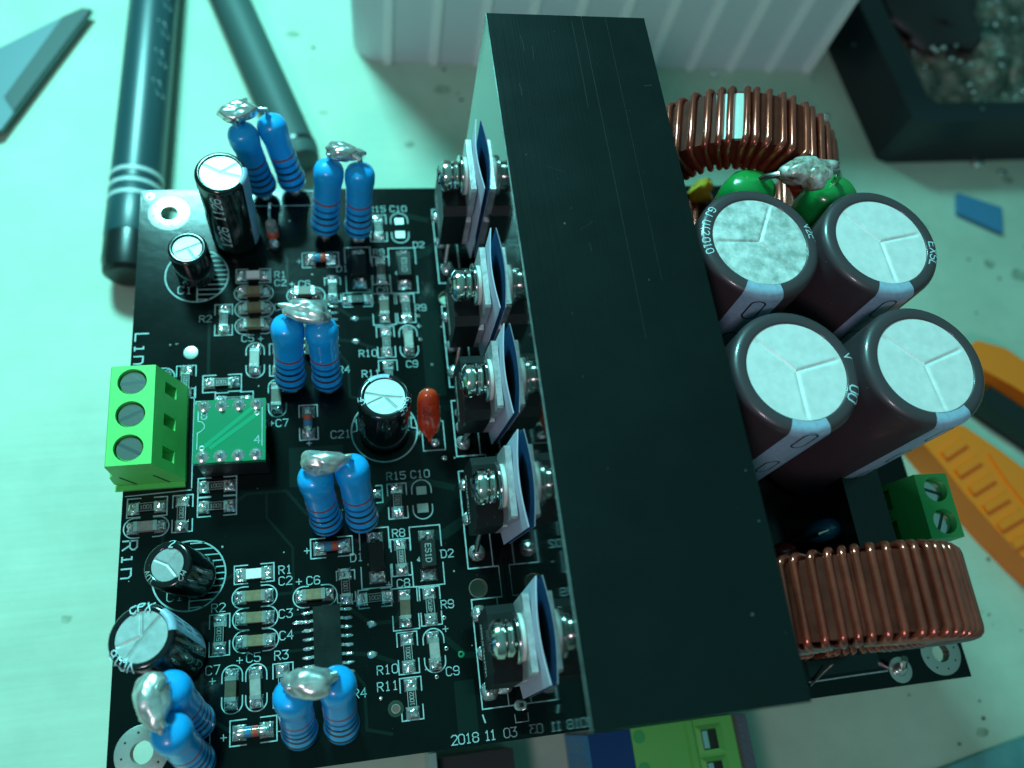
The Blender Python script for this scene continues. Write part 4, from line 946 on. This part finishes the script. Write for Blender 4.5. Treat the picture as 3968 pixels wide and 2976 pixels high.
# ribbed plastic box
bx = empty('ribbed_box', 'grey white ribbed plastic box on the table behind the heatsink', 'plastic box', (110, 170, TZ))
def rrect(x0, x1, y0, y1, r, n=6):
    o = []
    for cx, cy, s in ((x1-r, y0+r, -90), (x1-r, y1-r, 0), (x0+r, y1-r, 90), (x0+r, y0+r, 180)):
        o += [(cx+r*cos(dg(s+90*i/n)), cy+r*sin(dg(s+90*i/n))) for i in range(n+1)]
    return o
outer = rrect(-70.5, 65, -3, 62, 7); inner = rrect(-69, 63.5, -1.5, 60.5, 6)
n = len(outer); HB = 60
v = [(x, y, 0) for x, y in outer]+[(x*1.012, y-.4 if y < 0 else y, HB) for x, y in outer]+[(x, y, HB) for x, y in inner]+[(x, y, 1.5) for x, y in inner]
f = [(i, (i+1) % n, n+(i+1) % n, n+i) for i in range(n)]+[(n+i, n+(i+1) % n, 2*n+(i+1) % n, 2*n+i) for i in range(n)]+[(2*n+i, 2*n+(i+1) % n, 3*n+(i+1) % n, 3*n+i) for i in range(n)]+[tuple(range(3*n, 4*n)), tuple(range(n))[::-1]]
m = MB(); m.add(v, f); m.build('box_wall', 'box_plastic', bx, smooth=40)
rib0 = None
for i in range(11):
    x = -61.8+i*12.2
    if rib0 is None: rib0 = MB().box(-1.1, 1.1, -1.1, .5, .2, HB-.5).build('rib', 'box_rib', bx, (x, -3.1, 0), bevel=.3); r = rib0
    else: r = rib0.copy(); C.objects.link(r); r.location = Vector((x, -3.1, 0))*MM
# black tray of scrap solder
tr = empty('solder_tray', 'black tray full of solder scrap and dirty sponge at the far right', 'tray', (181, 134, TZ))
def ringf(a, b, n, off): return [(off[0]+i, off[0]+(i+1) % n, off[1]+(i+1) % n, off[1]+i) for i in range(n)]
o1 = [(2, 1), (5, -.4), (90, 1.5), (90, 95), (0, 95), (-1, 40)]; i1 = [(9.5, 8), (11.5, 6.2), (84, 8), (84, 88), (6, 88), (7, 40)]; i2 = [(12, 11), (14, 9), (80, 10), (80, 85), (9, 85), (10, 40)]
v = [(x, y, 0) for x, y in o1]+[(x+.3, y+.3, 17) for x, y in o1]+[(x, y, 17) for x, y in i1]+[(x, y, 3) for x, y in i2]
n = 6; m = MB(); m.add(v, ringf(0, 0, n, (0, n))+ringf(0, 0, n, (n, 2*n))+ringf(0, 0, n, (2*n, 3*n))+[tuple(range(n))[::-1]])
m.build('tray_wall', 'tray_black', tr, bevel=1.0, seg=3, smooth=50)
m = MB(); N = 70; v = []; f = []
for j in range(N+1):
    for i in range(N+1):
        x = 8.5+72*i/N; y = 8.5+77*j/N; q = min(1, min(i, N-i, j, N-j)/5)
        z = 4+q*(5+3.2*noise.noise(Vector((x*.13, y*.13, 1)))+2.0*noise.noise(Vector((x*.4, y*.4, 3)))+1.0*noise.noise(Vector((x*1.0, y*1.0, 5))))
        v.append((x, y, z))
for j in range(N):
    for i in range(N): a = j*(N+1)+i; f.append((a, a+1, a+N+2, a+N+1))
m.add(v, f); m.build('solder_scrap', 'scrap', tr, smooth=80, kind='stuff')
m = MB(); rd = random.Random(3)
for i in range(90):
    x, y = 12+rd.random()*55, 12+rd.random()*60; s_ = rd.uniform(.35, 1.1); m.blob((x, y, 12+rd.random()*1.5), (s_, s_*.8, s_*.7), seed=i, amp=.3, n=10)
m.build('solder_crumbs', 'solder', tr, smooth=80, kind='stuff')
# dark pad of the tray at the back
MB().blob((0, 0, 0), (16, 20, 5), seed=9, amp=.3, n=28).build('sponge', 'brown_black', tr, (27, 50, 12))
# blue plastic chip
MB().prism([(0, 0), (12.2, -5.1), (9.2, -13.4), (-2.4, -6.6)], 0, 1.4).build('blue_plastic_piece', 'chip_blue_plastic', loc=(203.7, 122.3, TZ), bevel=.2, label='small flat blue plastic piece on the table right of the capacitors', cat='plastic piece')
# orange utility cutter
cu = empty('utility_cutter', 'orange handled utility cutter with ridges on the table at the right edge', 'cutter', (180, 40, TZ))
A0 = Vector((186.0, 80.0)); A1 = Vector((196, 5))
# outline of the lower (grip) shell, slightly curved
top = [(163.5, 53.5), (168.5, 55.0), (174.5, 52.0), (181, 46.0), (188, 38.5), (196, 28), (205, 12), (215, -8)]
bot = [(205, -25), (193, -4), (184.5, 12.5), (178.5, 19.5), (173.5, 27.0), (168.5, 36.0), (164.5, 44.5), (161.5, 50.0)]
gp = MB().prism([(x-180, y-40) for x, y in (top+bot)][::-1], 0, 8).build('grip', 'cutter_orange', cu, bevel=2.6, seg=4, smooth=50)
for i, t in enumerate(range(9)):
    a = Vector((165.8+1.9*t, 45.5-4.3*t)); d = Vector((6.2, 2.4))
    mm = MB(); mm.box(0, 7.4, -.8, .8, 7.4, 8.9, T=Matrix.Translation((a.x-180, a.y-40, 0)) @ Matrix.Rotation(.42-.02*t, 4, 'Z')); mm.build('grip_ridge', 'cutter_orange', cu, bevel=.5, seg=2)
MB().prism([(x-180, y-40) for x, y in ((177.5, 45.0), (180.5, 43.5), (184.5, 38.0), (189.5, 28.5), (194, 17), (189.5, 21), (184.0, 29), (179.5, 38.5))][::-1], 7.9, 8.6).build('thumb_slide', 'cutter_orange', cu, bevel=.4)
MB().prism([(x-180, y-40) for x, y in ((178.5, 70.5), (186, 74), (193, 71.5), (203, 62), (213, 50), (212, 42), (200, 53.5), (191, 61.5))][::-1], 0, 8).build('handle_rail', 'cutter_orange', cu, bevel=2.2, seg=3, smooth=50)
MB().prism([(x-180, y-40) for x, y in ((181, 60), (186, 62.0), (199, 50), (214, 34), (214, 28), (196, 46))][::-1], 0, 7).build('blade_rail', 'cutter_black', cu, bevel=.5)
# stains of flux and dirt on the table top
mk('stain', col=(.30, .40, .29), rough=.6, vary=(.25, .5))
m = MB(); rd = random.Random(5)
for (x, y, r) in [(62, 158, 1.6), (44, 172, 1.1), (70, 150, 1.2), (52, 140, 1.0), (150, 150, 2.2), (206, 100, 1.4), (214, 96, 2.0), (190, 112, 1.2), (172, 120, 2.6), (178, 110, 1.2), (223, 128, 1.5), (160, -12, 1.0), (170, -26, 1.6), (185, -5, 1.2), (15, 168, 1.6), (24, 176, 1.3), (31, 150, .9), (-12, 70, 1.1), (-20, 30, .8)]:
    n = 14; pts = [(x+r*(1+.5*noise.noise(Vector((cos(2*pi*i/n)*1.5+x, sin(2*pi*i/n)*1.5, y))))*cos(2*pi*i/n)*1.3, y+r*(1+.5*noise.noise(Vector((cos(2*pi*i/n)*1.5, x, sin(2*pi*i/n)*1.5))))*sin(2*pi*i/n)) for i in range(n)]
    m.add([(a, b, TZ+.01) for a, b in pts], [tuple(range(n))])
m.build('table_stains', 'stain', smooth=0, kind='stuff')
m = MB(); m.box(0, 160, -130, 0, 0, .8); m.build('teal_mat', 'teal_mat', loc=(141.5, -18.4, TZ+.02), rot=(0, 0, .16), bevel=.2, label='dark teal cutting mat lying at the near right corner of the table', cat='mat')
# small crumbs and solder splashes on the table
m = MB(); rd = random.Random(11)
for i in range(150):
    x, y = rd.uniform(20, 240), rd.uniform(-30, 175); s_ = rd.uniform(.15, .55)
    m.blob((x, y, TZ+s_*.3), (s_, s_*.7, s_*.5), seed=i, amp=.3, n=6)
m.build('table_crumbs', 'brown_black', smooth=60, kind='stuff')
m = MB()
for (x, y, s_) in ((141, 165, 1.6), (138, 158, 1.0), (172, 150, 1.3),  (215, 133, 2.2), (222, 130, 1.4)):
    m.blob((x, y, TZ+s_*.2), (s_, s_*.7, s_*.4), seed=x, amp=.4, n=12)
m.build('solder_splashes', 'solder', smooth=60, kind='stuff')
bpy.context.view_layer.update()
